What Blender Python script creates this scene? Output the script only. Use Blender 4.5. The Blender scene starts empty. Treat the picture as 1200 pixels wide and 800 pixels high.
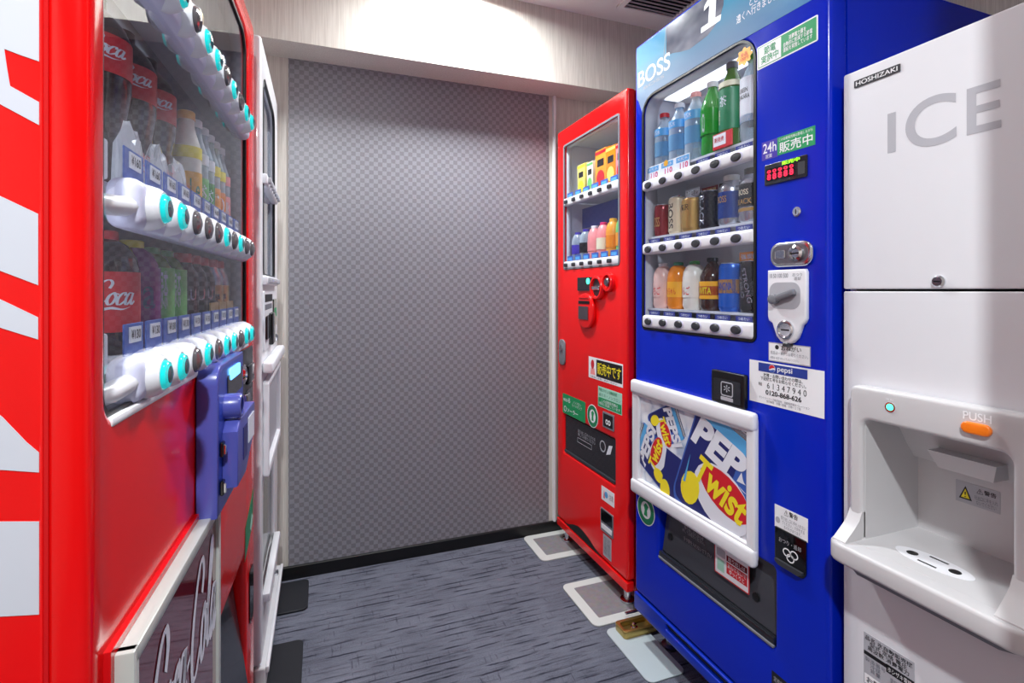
import bpy, bmesh, math, random
from mathutils import Matrix, Vector
random.seed(7)
R = math.radians
sc = bpy.context.scene
C = sc.collection

# ------------------------------------------------------------------ camera, light, exposure
YAW = 20.472
CAM_H = 1.12
cam_d = bpy.data.cameras.new('camera'); cam_d.lens = 18.0; cam_d.sensor_width = 36.0
cam_d.shift_y = -0.05; cam_d.clip_start = 0.02
cam = bpy.data.objects.new('camera', cam_d); C.objects.link(cam)
cam.location = (0, 0, CAM_H); cam.rotation_euler = (R(90), 0, R(-YAW))
sc.camera = cam

w = bpy.data.worlds.new('world'); sc.world = w; w.use_nodes = True
w.node_tree.nodes['Background'].inputs[0].default_value = (.9, .92, 1, 1)
w.node_tree.nodes['Background'].inputs[1].default_value = 0.25
vs = sc.view_settings
vs.view_transform = 'Standard'; vs.look = 'None'; vs.exposure = 0.0; vs.gamma = 1.0; vs.use_curve_mapping = False
sc.cycles.use_denoising = True
sc.cycles.max_bounces = 10; sc.cycles.transparent_max_bounces = 24
sc.cycles.sample_clamp_indirect = 6.0

CEIL = 2.34
# ceiling downlights of the room, the second an added weak fill: (x, y, watts, size, spread degrees)
DOWNLIGHTS = [(0.52, 1.86, 27, .16, 170), (0.42, 0.60, 2.5, .16, 170), (-0.10, -0.35, 44, .09, 170)]

# ------------------------------------------------------------------ materials
def lin(v):
    v /= 255.0
    return v / 12.92 if v <= .04045 else ((v + .055) / 1.055) ** 2.4
def col(r, g, b): return (lin(r), lin(g), lin(b), 1)
M = {}
def mat(name, rgb, rough=.4, metal=0, coat=0, emit=0, spec=.5, alpha=1, noise=0, nscale=40, bump=0, bscale=60, ecol=None):
    m = bpy.data.materials.new(name); m.use_nodes = True
    nt = m.node_tree; b = nt.nodes['Principled BSDF']
    b.inputs['Base Color'].default_value = col(*rgb)
    b.inputs['Roughness'].default_value = rough
    b.inputs['Metallic'].default_value = metal
    b.inputs['Specular IOR Level'].default_value = spec
    b.inputs['Coat Weight'].default_value = coat
    b.inputs['Coat Roughness'].default_value = .04
    b.inputs['Alpha'].default_value = alpha
    if emit:
        b.inputs['Emission Color'].default_value = col(*(ecol or rgb)); b.inputs['Emission Strength'].default_value = emit
    if noise or bump:
        tc = nt.nodes.new('ShaderNodeTexCoord')
    if noise:
        n = nt.nodes.new('ShaderNodeTexNoise'); n.inputs['Scale'].default_value = nscale; n.inputs['Detail'].default_value = 4
        nt.links.new(tc.outputs['Object'], n.inputs['Vector'])
        mx = nt.nodes.new('ShaderNodeMix'); mx.data_type = 'RGBA'; mx.blend_type = 'MULTIPLY'
        mx.inputs['Factor'].default_value = noise
        mx.inputs[6].default_value = col(*rgb)
        nt.links.new(n.outputs['Color'], mx.inputs[7]); nt.links.new(mx.outputs[2], b.inputs['Base Color'])
    if bump:
        n2 = nt.nodes.new('ShaderNodeTexNoise'); n2.inputs['Scale'].default_value = bscale; n2.inputs['Detail'].default_value = 3
        nt.links.new(tc.outputs['Object'], n2.inputs['Vector'])
        bp = nt.nodes.new('ShaderNodeBump'); bp.inputs['Strength'].default_value = bump; bp.inputs['Distance'].default_value = .002
        nt.links.new(n2.outputs['Fac'], bp.inputs['Height']); nt.links.new(bp.outputs[0], b.inputs['Normal'])
    M[name] = m
    return m

mat('red_paint', (232, 10, 12), .16, coat=.0, spec=.4, bump=.02, bscale=300)
mat('red_paint_bright', (240, 16, 18), .2, coat=.1)
mat('red_trim', (205, 14, 20), .25)
mat('blue_paint', (0, 36, 186), .2, coat=.0, spec=.35, bump=.02, bscale=300)
mat('blue_trim', (4, 44, 175), .28)
mat('white_paint', (226, 226, 230), .32, coat=.2)
mat('ice_paint', (222, 222, 228), .38)
mat('ice_plastic', (202, 200, 203), .42)
mat('white_plastic', (232, 232, 238), .35)
mat('white', (236, 236, 240), .5)
mat('print_white', (228, 230, 240), .4)
mat('side_white', (205, 208, 220), .3)
mat('fill_glow', (245, 248, 255), .5, emit=8)  # glow of the strip added inside the left red machine
mat('liner', (205, 206, 214), .5)
mat('black', (14, 14, 16), .35)
mat('black_gloss', (10, 11, 14), .12, coat=.4)
mat('black_matte', (10, 10, 14), .8)
mat('dark_grey', (52, 54, 60), .4)
mat('slot_grey', (34, 36, 42), .22, coat=.3)
mat('flap_grey', (66, 68, 76), .2, coat=.4)
mat('mid_grey', (120, 122, 130), .45)
mat('silver', (196, 198, 194), .3, metal=.2)
mat('chrome', (215, 217, 222), .12, metal=1)
mat('steel', (150, 152, 158), .28, metal=1)
mat('brass_zinc', (186, 160, 96), .3, metal=.9)
mat('maroon_plate', (120, 22, 44), .06, coat=.8)
mat('coin_blue', (34, 66, 180), .3, coat=.3)
mat('coin_purple', (78, 84, 170), .3, coat=.3)
mat('rail_violet', (212, 212, 236), .3)
mat('cyan_lens', (20, 200, 200), .08, emit=.6, coat=1)
mat('dark_lens', (92, 88, 92), .1, coat=1)
mat('core_lens', (24, 96, 104), .08, coat=1)
mat('green_led', (60, 230, 170), .3, emit=4)
mat('red_led', (240, 30, 60), .3, emit=2.2)
mat('lime_led', (150, 255, 40), .3, emit=2.0)
mat('blue_led', (110, 190, 255), .3, emit=2.0)
mat('green_print', (20, 150, 90), .4)
mat('green_dark', (24, 128, 84), .4)
mat('green_pale', (170, 220, 200), .4)
mat('purple_print', (64, 46, 170), .4)
mat('blue_print', (40, 62, 150), .4)
mat('navy_print', (34, 40, 110), .4)
mat('tag_blue', (60, 96, 180), .4)
mat('tag_navy', (40, 50, 130), .4)
mat('yellow_print', (246, 226, 40), .4)
mat('orange_button', (242, 122, 22), .3, coat=.4)
mat('orange_print', (248, 178, 40), .4)
mat('red_print', (210, 30, 44), .4)
mat('magenta_print', (220, 40, 110), .4)
mat('grey_print', (176, 176, 184), .45)
mat('grey_text', (110, 112, 122), .5)
mat('black_print', (22, 22, 26), .5)
mat('price_white', (240, 240, 244), .5)
mat('mat_white', (205, 207, 205), .55)
mat('mat_grey', (150, 146, 152), .4, noise=.5, nscale=60)
mat('mat_pale', (184, 196, 202), .35)
mat('mat_black', (26, 27, 34), .5)
mat('lamp_diffuser', (255, 252, 245), .5, emit=6)
mat('hidden_light_strip', (245, 248, 255), .5, emit=7)
mat('soft_lamp', (245, 248, 255), .5, emit=1.6)
mat('grey_liner', (150, 152, 164), .5)
pet_ice = None
mat('ceiling_white', (236, 230, 226), .8)
mat('corridor_paper', (128, 120, 114), .8, noise=.3, nscale=30)
mat('vent_grey', (176, 164, 162), .5)
mat('juice_orange', (248, 160, 50), .35)
mat('juice_yellow', (248, 226, 110), .35)
mat('juice_green', (120, 200, 110), .35)
mat('juice_pink', (246, 150, 150), .35)
mat('can_red', (130, 18, 30), .25, metal=.3)
mat('can_cream', (222, 206, 176), .3, metal=.2)
mat('can_gold', (190, 150, 84), .28, metal=.5)
mat('can_black', (20, 22, 32), .25, metal=.2)
mat('can_blue', (36, 66, 140), .25, metal=.3)
mat('can_azure', (20, 90, 190), .25, metal=.2)
mat('can_steel', (180, 182, 190), .25, metal=.8)
mat('cola', (28, 12, 10), .08, coat=.6)
mat('grape', (120, 30, 120), .2)
mat('fanta_orange', (240, 140, 30), .15)
mat('tea_green', (70, 110, 40), .12, coat=.4)
mat('soda_green', (40, 150, 50), .12, coat=.4)
mat('milk', (238, 232, 220), .3)
mat('pink_milk', (236, 196, 186), .3)
mat('cream_print', (240, 232, 200), .4)
mat('skyblue_print', (90, 170, 226), .4)
mat('amber_cola', (60, 34, 26), .12, coat=.5)

def pet(name, rgb, a):
    m = bpy.data.materials.new(name); m.use_nodes = True; nt = m.node_tree; nt.nodes.clear()
    out = nt.nodes.new('ShaderNodeOutputMaterial'); b = nt.nodes.new('ShaderNodeBsdfPrincipled')
    b.inputs['Base Color'].default_value = col(*rgb); b.inputs['Roughness'].default_value = .1
    b.inputs['Coat Weight'].default_value = .5
    t = nt.nodes.new('ShaderNodeBsdfTransparent'); t.inputs[0].default_value = col(*[min(255, v + 25) for v in rgb])
    mx = nt.nodes.new('ShaderNodeMixShader'); lw = nt.nodes.new('ShaderNodeLayerWeight'); lw.inputs[0].default_value = .35
    mr = nt.nodes.new('ShaderNodeMapRange'); mr.inputs[3].default_value = a; mr.inputs[4].default_value = 1
    nt.links.new(lw.outputs['Facing'], mr.inputs[0]); nt.links.new(mr.outputs[0], mx.inputs[0])
    nt.links.new(t.outputs[0], mx.inputs[1]); nt.links.new(b.outputs[0], mx.inputs[2]); nt.links.new(mx.outputs[0], out.inputs[0])
    M[name] = m
pet('pet_clear', (214, 226, 236), .28)
pet('pet_blue', (150, 200, 235), .35)
pet('pet_green', (60, 170, 70), .6)
pet('ice_lump', (232, 236, 242), .72)
pet('pet_tea', (110, 150, 60), .6)

def glass_mat(name, ior=1.65, tint=(250, 252, 255), rough=0.0):
    m = bpy.data.materials.new(name); m.use_nodes = True; nt = m.node_tree; nt.nodes.clear()
    out = nt.nodes.new('ShaderNodeOutputMaterial'); g = nt.nodes.new('ShaderNodeBsdfGlossy'); g.inputs['Roughness'].default_value = rough
    t = nt.nodes.new('ShaderNodeBsdfTransparent'); t.inputs[0].default_value = col(*tint)
    fr = nt.nodes.new('ShaderNodeFresnel'); fr.inputs[0].default_value = ior
    ge = nt.nodes.new('ShaderNodeNewGeometry'); iv = nt.nodes.new('ShaderNodeMath'); iv.operation = 'SUBTRACT'; iv.inputs[0].default_value = 1
    mu = nt.nodes.new('ShaderNodeMath'); mu.operation = 'MULTIPLY'
    mx = nt.nodes.new('ShaderNodeMixShader')
    L = nt.links.new
    L(ge.outputs['Backfacing'], iv.inputs[1]); L(fr.outputs[0], mu.inputs[0]); L(iv.outputs[0], mu.inputs[1])
    L(mu.outputs[0], mx.inputs[0]); L(t.outputs[0], mx.inputs[1]); L(g.outputs[0], mx.inputs[2]); L(mx.outputs[0], out.inputs[0])
    M[name] = m
glass_mat('window_glass', 1.8)
glass_mat('window_glass_soft', 1.5)

def nodes_mat(name, rough=.5, spec=.5):
    m = bpy.data.materials.new(name); m.use_nodes = True; M[name] = m
    nt = m.node_tree; b = nt.nodes['Principled BSDF']; b.inputs['Roughness'].default_value = rough; b.inputs['Specular IOR Level'].default_value = spec
    tc = nt.nodes.new('ShaderNodeTexCoord')
    return nt, b, tc
def ramp(nt, stops):
    r = nt.nodes.new('ShaderNodeValToRGB'); e = r.color_ramp.elements
    e[0].position, e[0].color = stops[0]; e[1].position, e[1].color = stops[-1]
    for p, c in stops[1:-1]:
        x = e.new(p); x.color = c
    return r
def mapping(nt, src, scale, rot=(0, 0, 0), loc=(0, 0, 0)):
    mp = nt.nodes.new('ShaderNodeMapping'); mp.inputs['Scale'].default_value = scale; mp.inputs['Rotation'].default_value = rot; mp.inputs['Location'].default_value = loc
    nt.links.new(src, mp.inputs[0]); return mp.outputs[0]
def noise(nt, vec, scale, detail=3, rough=.5):
    n = nt.nodes.new('ShaderNodeTexNoise'); n.inputs['Scale'].default_value = scale; n.inputs['Detail'].default_value = detail; n.inputs['Roughness'].default_value = rough
    nt.links.new(vec, n.inputs['Vector']); return n.outputs['Fac']
def mixc(nt, fac, a, b, mode='MIX'):
    mx = nt.nodes.new('ShaderNodeMix'); mx.data_type = 'RGBA'; mx.blend_type = mode
    for s, v in ((0, fac), (6, a), (7, b)):
        if hasattr(v, 'links'): nt.links.new(v, mx.inputs[s])
        else: mx.inputs[s].default_value = v
    return mx.outputs[2]

# charcoal loop carpet with broken ribs running along the back wall
nt, b, tc = nodes_mat('carpet', .95, .1)
o = tc.outputs['Object']
rib = noise(nt, mapping(nt, o, (9, 84, 1)), 1.0, 2, .6)
rr_ = ramp(nt, [(.33, col(84, 86, 98)), (.42, col(104, 106, 119)), (.7, col(114, 116, 130))])
nt.links.new(rib, rr_.inputs[0])
wvt = nt.nodes.new('ShaderNodeTexWave'); wvt.bands_direction = 'Y'; wvt.inputs['Scale'].default_value = 11.0; wvt.inputs['Distortion'].default_value = .6; wvt.inputs['Detail'].default_value = 2; wvt.inputs['Detail Scale'].default_value = 3
nt.links.new(o, wvt.inputs['Vector'])
ln = ramp(nt, [(.0, (1, 1, 1, 1)), (.07, (1, 1, 1, 1)), (.16, (0, 0, 0, 1))]); nt.links.new(wvt.outputs['Fac'], ln.inputs[0])
msk = ramp(nt, [(.47, (0, 0, 0, 1)), (.58, (1, 1, 1, 1))]); nt.links.new(noise(nt, mapping(nt, o, (7, 40, 1), loc=(5, 2, 0)), 1.0, 3, .6), msk.inputs[0])
lmask = mixc(nt, 1.0, ln.outputs[0], msk.outputs[0], 'MULTIPLY')
rib2 = noise(nt, mapping(nt, o, (110, 14, 1), loc=(3, 1, 0)), 1.0, 2, .6)
r2 = ramp(nt, [(.28, (.6, .6, .63, 1)), (.38, (1, 1, 1, 1))]); nt.links.new(rib2, r2.inputs[0])
fine = noise(nt, o, 420, 3); r3 = ramp(nt, [(.3, (.5, .5, .5, 1)), (.7, (1.4, 1.4, 1.4, 1))]); nt.links.new(fine, r3.inputs[0])
big = noise(nt, o, 5, 3); r4 = ramp(nt, [(.3, (.8, .8, .82, 1)), (.7, (1.1, 1.1, 1.1, 1))]); nt.links.new(big, r4.inputs[0])
c0 = mixc(nt, lmask, rr_.outputs[0], col(52, 53, 65))
c1 = mixc(nt, 1.0, c0, r2.outputs[0], 'MULTIPLY'); c2 = mixc(nt, 1.0, c1, r3.outputs[0], 'MULTIPLY'); c3 = mixc(nt, 1.0, c2, r4.outputs[0], 'MULTIPLY')
nt.links.new(c3, b.inputs['Base Color'])
bp = nt.nodes.new('ShaderNodeBump'); bp.inputs['Strength'].default_value = .6; bp.inputs['Distance'].default_value = .004
nt.links.new(rib, bp.inputs['Height']); nt.links.new(bp.outputs[0], b.inputs['Normal'])

# two-tone grey check wall covering
nt, b, tc = nodes_mat('check_paper', .34, .6)
o = tc.outputs['Object']
ck = nt.nodes.new('ShaderNodeTexChecker'); ck.inputs['Scale'].default_value = 1
nt.links.new(mapping(nt, o, (1 / .0176, 1, 1 / .0176), loc=(.5, .5, .5)), ck.inputs['Vector'])
ck.inputs['Color1'].default_value = col(144, 143, 151); ck.inputs['Color2'].default_value = col(122, 120, 127)
wv = noise(nt, mapping(nt, o, (700, 1, 700)), 1, 1); rw = ramp(nt, [(.3, (.8, .8, .8, 1)), (.7, (1.15, 1.15, 1.15, 1))]); nt.links.new(wv, rw.inputs[0])
nt.links.new(mixc(nt, 1.0, ck.outputs['Color'], rw.outputs[0], 'MULTIPLY'), b.inputs['Base Color'])

# cream linen wallpaper with vertical threads
nt, b, tc = nodes_mat('linen_paper', .7, .3)
o = tc.outputs['Object']
v1 = noise(nt, mapping(nt, o, (260, 260, 7)), 1, 3, .6)
rv = ramp(nt, [(.3, col(196, 188, 180)), (.7, col(222, 216, 208))]); nt.links.new(v1, rv.inputs[0])
nt.links.new(rv.outputs[0], b.inputs['Base Color'])

# printed header of the blue machine: sky blue fading to pale grey
nt, b, tc = nodes_mat('header_print', .12, .15)
o = tc.outputs['Object']
sx = nt.nodes.new('ShaderNodeSeparateXYZ'); nt.links.new(o, sx.inputs[0])
mr = nt.nodes.new('ShaderNodeMapRange'); mr.inputs[1].default_value = 1.70; mr.inputs[2].default_value = 1.90; nt.links.new(sx.outputs[2], mr.inputs[0])
rh = ramp(nt, [(0, col(140, 160, 190)), (.35, col(126, 160, 190)), (.65, col(90, 160, 195)), (1, col(52, 140, 190))]); nt.links.new(mr.outputs[0], rh.inputs[0])
mr2 = nt.nodes.new('ShaderNodeMapRange'); mr2.inputs[1].default_value = .4; mr2.inputs[2].default_value = .67; nt.links.new(sx.outputs[0], mr2.inputs[0])
cl = noise(nt, mapping(nt, o, (6, 6, 14)), 1, 3)
cr_ = ramp(nt, [(.4, col(96, 150, 190)), (.7, col(40, 116, 180))]); nt.links.new(cl, cr_.inputs[0])
nt.links.new(mixc(nt, mr2.outputs[0], rh.outputs[0], cr_.outputs[0]), b.inputs['Base Color'])

# crushed-ice photograph print
nt, b, tc = nodes_mat('ice_print', .3)
o = tc.outputs['Object']
vo = nt.nodes.new('ShaderNodeTexVoronoi'); vo.inputs['Scale'].default_value = 28; vo.feature = 'F1'; nt.links.new(o, vo.inputs['Vector'])
rv = ramp(nt, [(.1, col(246, 248, 252)), (.55, col(226, 232, 242)), (.8, col(170, 184, 208))]); nt.links.new(vo.outputs['Distance'], rv.inputs[0])
nt.links.new(rv.outputs[0], b.inputs['Base Color'])
# photographic greys of the figure on the header
nt, b, tc = nodes_mat('figure_print', .12, .15)
o = tc.outputs['Object']
rf = ramp(nt, [(.3, col(72, 76, 96)), (.55, col(120, 124, 140)), (.8, col(170, 172, 182))]); nt.links.new(noise(nt, mapping(nt, o, (9, 9, 16)), 1, 2), rf.inputs[0])
nt.links.new(rf.outputs[0], b.inputs['Base Color'])

# ------------------------------------------------------------------ mesh helpers
def tmp_curve_mesh(cu):
    ob = bpy.data.objects.new('tmp', cu)
    me = bpy.data.meshes.new_from_object(ob)
    bpy.data.objects.remove(ob); bpy.data.curves.remove(cu)
    return me
def rect(x0, z0, x1, z1): return [(x0, z0), (x1, z0), (x1, z1), (x0, z1)]
def rr(x0, z0, x1, z1, r, n=5):
    if not isinstance(r, (tuple, list)): r = (r,) * 4          # bl, br, tr, tl
    pts = []
    for (cx, cz, a0, q) in ((x0 + r[0], z0 + r[0], 180, r[0]), (x1 - r[1], z0 + r[1], 270, r[1]), (x1 - r[2], z1 - r[2], 0, r[2]), (x0 + r[3], z1 - r[3], 90, r[3])):
        if q < 1e-6: pts.append((cx, cz)); continue
        for i in range(n + 1):
            a = R(a0 + 90 * i / n); pts.append((cx + q * math.cos(a), cz + q * math.sin(a)))
    return pts
def ell(cx, cz, rx, rz=None, n=24):
    rz = rz or rx
    return [(cx + rx * math.cos(2 * math.pi * i / n), cz + rz * math.sin(2 * math.pi * i / n)) for i in range(n)]
def rotp(pts, deg, cx=0, cz=0):
    a = R(deg); c, s = math.cos(a), math.sin(a)
    return [(cx + (x - cx) * c - (z - cz) * s, cz + (x - cx) * s + (z - cz) * c) for x, z in pts]
UP = Matrix(((1, 0, 0, 0), (0, 0, -1, 0), (0, 1, 0, 0), (0, 0, 0, 1)))   # (x,y,z) -> (x,-z,y): drawing plane faces -y
def plate_raw(outer, holes=(), th=.001, bev=0, seg=2):
    cu = bpy.data.curves.new('tmp', 'CURVE'); cu.dimensions = '2D'; cu.fill_mode = 'BOTH'
    for loop in [outer] + list(holes):
        sp = cu.splines.new('POLY'); sp.points.add(len(loop) - 1)
        for p, q in zip(sp.points, loop): p.co = (q[0], q[1], 0, 1)
        sp.use_cyclic_u = True
    cu.extrude = max(th / 2 - bev, 1e-5)
    if bev: cu.bevel_depth = bev; cu.bevel_resolution = seg; cu.offset = -bev
    me = tmp_curve_mesh(cu)
    t = bmesh.new(); t.from_mesh(me); bmesh.ops.remove_doubles(t, verts=t.verts[:], dist=1e-6); t.to_mesh(me); t.free()
    return me
class B:
    """collects shapes into one mesh (local coordinates: x right, y into the machine, z up)"""
    def __init__(s): s.bm = bmesh.new()
    def _add(s, me, mtx=None):
        if mtx is not None: me.transform(mtx)
        s.bm.from_mesh(me); bpy.data.meshes.remove(me); return s
    def plate(s, outer, y=0, th=.001, holes=(), bev=0, seg=2, mtx=None):
        """flat shape in x-z, front face at y, thickness going inward"""
        me = plate_raw(outer, holes, th, bev, seg); me.transform(UP); me.transform(Matrix.Translation((0, y + th / 2, 0)))
        return s._add(me, mtx)
    def box(s, x0, x1, y0, y1, z0, z1, bev=0, seg=2, mtx=None):
        t = bmesh.new(); bmesh.ops.create_cube(t, size=1)
        for v in t.verts: v.co = Vector(((x0 + x1) / 2 + v.co.x * (x1 - x0), (y0 + y1) / 2 + v.co.y * (y1 - y0), (z0 + z1) / 2 + v.co.z * (z1 - z0)))
        if bev: bmesh.ops.bevel(t, geom=t.edges[:], offset=bev, segments=seg, affect='EDGES', profile=.5)
        me = bpy.data.meshes.new('t'); t.to_mesh(me); t.free(); return s._add(me, mtx)
    def lathe(s, prof, seg=24, mtx=None):
        vs_, fs = [], []
        n = len(prof)
        for r_, z in prof:
            for i in range(seg):
                a = 2 * math.pi * i / seg; vs_.append((r_ * math.cos(a), r_ * math.sin(a), z))
        for k in range(n - 1):
            for i in range(seg):
                j = (i + 1) % seg
                fs.append((k * seg + i, k * seg + j, (k + 1) * seg + j, (k + 1) * seg + i))
        if prof[0][0] > 1e-6: fs.append(tuple(reversed(range(seg))))
        if prof[-1][0] > 1e-6: fs.append(tuple(range((n - 1) * seg, n * seg)))
        me = bpy.data.meshes.new('t'); me.from_pydata(vs_, [], fs); me.validate(); return s._add(me, mtx)
    def knob(s, x, z, y, prof, seg=24):
        """lathe whose axis points out of the front (-y); profile z = distance outwards from y"""
        return s.lathe(prof, seg, Matrix.Translation((x, y, z)) @ Matrix.Rotation(R(90), 4, 'X'))
    def prism(s, pts3a, pts3b):
        n = len(pts3a); me = bpy.data.meshes.new('t')
        fs = [tuple(range(n)), tuple(reversed(range(n, 2 * n)))] + [(i, n + i, n + (i + 1) % n, (i + 1) % n) for i in range(n)]
        me.from_pydata(list(pts3a) + list(pts3b), [], fs); return s._add(me)
    def xprism(s, yz, x0, x1): return s.prism([(x0, y, z) for y, z in yz], [(x1, y, z) for y, z in yz])
    def zprism(s, xy, z0, z1): return s.prism([(x, y, z0) for x, y in xy], [(x, y, z1) for x, y in xy])
    def tube(s, pts, r_, seg=8):
        pts = [Vector(p) for p in pts]; vs_, fs = [], []
        for i, p in enumerate(pts):
            d = (pts[min(i + 1, len(pts) - 1)] - pts[max(i - 1, 0)]).normalized()
            u = d.cross(Vector((0, 0, 1)))
            if u.length < 1e-3: u = d.cross(Vector((1, 0, 0)))
            u.normalize(); v = d.cross(u)
            for k in range(seg):
                a = 2 * math.pi * k / seg; vs_.append(p + r_ * (math.cos(a) * u + math.sin(a) * v))
        for i in range(len(pts) - 1):
            for k in range(seg):
                j = (k + 1) % seg; fs.append((i * seg + k, i * seg + j, (i + 1) * seg + j, (i + 1) * seg + k))
        fs += [tuple(reversed(range(seg))), tuple(range((len(pts) - 1) * seg, len(pts) * seg))]
        me = bpy.data.meshes.new('t'); me.from_pydata(vs_, [], fs); return s._add(me)
    def mesh(s, name, smooth=35, bend=None):
        bmesh.ops.recalc_face_normals(s.bm, faces=s.bm.faces[:])
        me = bpy.data.meshes.new(name); s.bm.to_mesh(me); s.bm.free()
        if smooth:
            me.shade_smooth(); me.set_sharp_from_angle(angle=R(smooth))
        return me
def link(name, me, m, parent=None, label=None, loc=None, kind=None):
    o = bpy.data.objects.new(name, me); C.objects.link(o)
    if m is not None and not me.materials: me.materials.append(M[m] if isinstance(m, str) else m)
    if parent is not None: o.parent = parent
    if loc: o.location = loc
    if label: o['label'] = label
    if kind: o['kind'] = kind
    return o
def part(name, bld, m, parent, label=None, smooth=35): return link(name, bld.mesh(name, smooth), m, parent, label)
def thing(name, label, cat, loc, rotz=0, group=None):
    o = bpy.data.objects.new(name, None); C.objects.link(o); o.empty_display_size = .05
    o.location = loc; o.rotation_euler = (0, 0, rotz); o['label'] = label; o['category'] = cat
    if group: o['group'] = group
    return o
def struct(name, bld, m, smooth=0):
    return link(name, bld.mesh(name, smooth), m, kind='structure')

TXT = {}
def text_pts(body, bold=0, shear=0, space=1.0, line=1.0):
    if any(ord(ch) > 0x2000 for ch in body): bold = min(bold, .012)
    k = (body, bold, shear, space, line)
    if k not in TXT:
        cu = bpy.data.curves.new('tmp', 'FONT'); cu.body = body; cu.offset = bold; cu.shear = shear
        cu.space_character = space; cu.space_line = line; cu.align_x = 'CENTER'; cu.resolution_u = 8 if len(body) < 10 and all(ord(ch) < 128 for ch in body) else 3; cu.fill_mode = 'FRONT'
        me = tmp_curve_mesh(cu)
        vs_ = [v.co[:2] for v in me.vertices]; fs = [tuple(p.vertices) for p in me.polygons]; bpy.data.meshes.remove(me)
        x0 = min(v[0] for v in vs_); x1 = max(v[0] for v in vs_); y0 = min(v[1] for v in vs_); y1 = max(v[1] for v in vs_)
        TXT[k] = ([((v[0] - x0) / (x1 - x0), (v[1] - y0) / (y1 - y0)) for v in vs_], fs, (x1 - x0) / (y1 - y0))
    return TXT[k]
def text_mesh(body, x0, z0, x1, z1, y=0, bold=0, shear=0, rot=0, keep=False, space=1.0, wrap=None):
    """lettering filling the box x0..x1, z0..z1 (keep = keep proportions, centred); facing -y; wrap = radius of a cylinder"""
    vs_, fs, asp = text_pts(body, bold, shear, space)
    if keep:
        h = z1 - z0; wd = h * asp
        if wd > x1 - x0: wd = x1 - x0; h = wd / asp
        cx, cz = (x0 + x1) / 2, (z0 + z1) / 2; x0, x1, z0, z1 = cx - wd / 2, cx + wd / 2, cz - h / 2, cz + h / 2
    P = [(x0 + v[0] * (x1 - x0), z0 + v[1] * (z1 - z0)) for v in vs_]
    if rot: P = rotp(P, rot, (x0 + x1) / 2, (z0 + z1) / 2)
    me = bpy.data.meshes.new('lettering')
    if wrap: me.from_pydata([(wrap * math.sin(p[0] / wrap), -wrap * math.cos(p[0] / wrap), p[1]) for p in P], [], fs)
    else: me.from_pydata([(p[0], y, p[1]) for p in P], [], fs)
    return me
def text(parent, body, x0, z0, x1, z1, y, m, bold=0, shear=0, rot=0, keep=False, space=1.0):
    return link('lettering', text_mesh(body, x0, z0, x1, z1, y, bold, shear, rot, keep, space), m, parent)

# brush script: catmull-rom strokes whose width follows the direction of the pen
SCRIPT = {
 'C': [[(.66, .66), (.72, .86), (.58, 1.0), (.36, .92), (.14, .62), (.06, .3), (.16, .04), (.38, .0), (.62, .16)]],
 'tail': [[(.1, .12), (.2, -.12), (.5, -.2), (.95, -.14), (1.4, -.2), (1.75, -.1)]],
 'o': [[(.2, .48), (.06, .36), (.02, .16), (.12, .0), (.26, .08), (.32, .3), (.2, .48), (.3, .44), (.42, .42)]],
 'c': [[(.32, .36), (.3, .48), (.16, .44), (.04, .24), (.06, .04), (.18, .0), (.38, .16)]],
 'a': [[(.3, .46), (.14, .46), (.03, .24), (.06, .02), (.16, .02), (.3, .24), (.34, .46)], [(.35, .48), (.3, .16), (.36, .0), (.5, .14)]],
 '-': [[(.0, .26), (.18, .3)]],
 'l': [[(.0, .1), (.2, .5), (.34, .86), (.3, 1.02), (.2, .9), (.12, .4), (.16, .04), (.28, .04), (.42, .2)]],
}
def script_strokes(word):
    adv = {'C': .68, 'o': .38, 'c': .36, 'a': .46, '-': .24, 'l': .36}
    x = 0; out = []; first = True
    for ch in word:
        for st in SCRIPT[ch]: out.append([(x + p[0], p[1]) for p in st])
        if ch == 'C' and first:
            for st in SCRIPT['tail']: out.append([(x + p[0], p[1]) for p in st])
            first = False
        x += adv[ch]
    return out, x
def script_mesh(word, x0, z0, width, height, y=0, rot=0, slant=.28, wrap=None, thick=.13, thin=.035):
    strokes, adv = script_strokes(word); vs_, fs = [], []
    for st in strokes:
        pts = []
        for i in range(len(st) - 1):
            p0, p1, p2, p3 = st[max(i - 1, 0)], st[i], st[i + 1], st[min(i + 2, len(st) - 1)]
            for k in range(6):
                t = k / 6
                pts.append(tuple(.5 * (2 * p1[a] + (p2[a] - p0[a]) * t + (2 * p0[a] - 5 * p1[a] + 4 * p2[a] - p3[a]) * t * t + (3 * p1[a] - p0[a] - 3 * p2[a] + p3[a]) * t ** 3) for a in (0, 1)))
        pts.append(st[-1])
        b0 = len(vs_); n = len(pts)
        for i, p in enumerate(pts):
            q0, q1 = pts[max(i - 1, 0)], pts[min(i + 1, n - 1)]
            dx, dz = q1[0] - q0[0], q1[1] - q0[1]; L = math.hypot(dx, dz) or 1; dx /= L; dz /= L
            wd = (thin + (thick - thin) * abs(dz) ** 1.3) / 2
            if len(st) == 6: wd = .05 * math.sin(math.pi * min(1, .1 + i / n)) + .008
            for sgn in (-1, 1):
                px, pz = p[0] - dz * wd * sgn, p[1] + dx * wd * sgn
                vs_.append((px + slant * pz, pz))
        for i in range(n - 1): a = b0 + 2 * i; fs.append((a, a + 1, a + 3, a + 2))
    P = [(x0 + v[0] / adv * width, z0 + v[1] * height) for v in vs_]
    if rot: P = rotp(P, rot, x0, z0)
    me = bpy.data.meshes.new('lettering')
    if wrap: me.from_pydata([(wrap * math.sin(p[0] / wrap), -wrap * math.cos(p[0] / wrap), p[1]) for p in P], [], fs)
    else: me.from_pydata([(p[0], y, p[1]) for p in P], [], fs)
    return me
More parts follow.
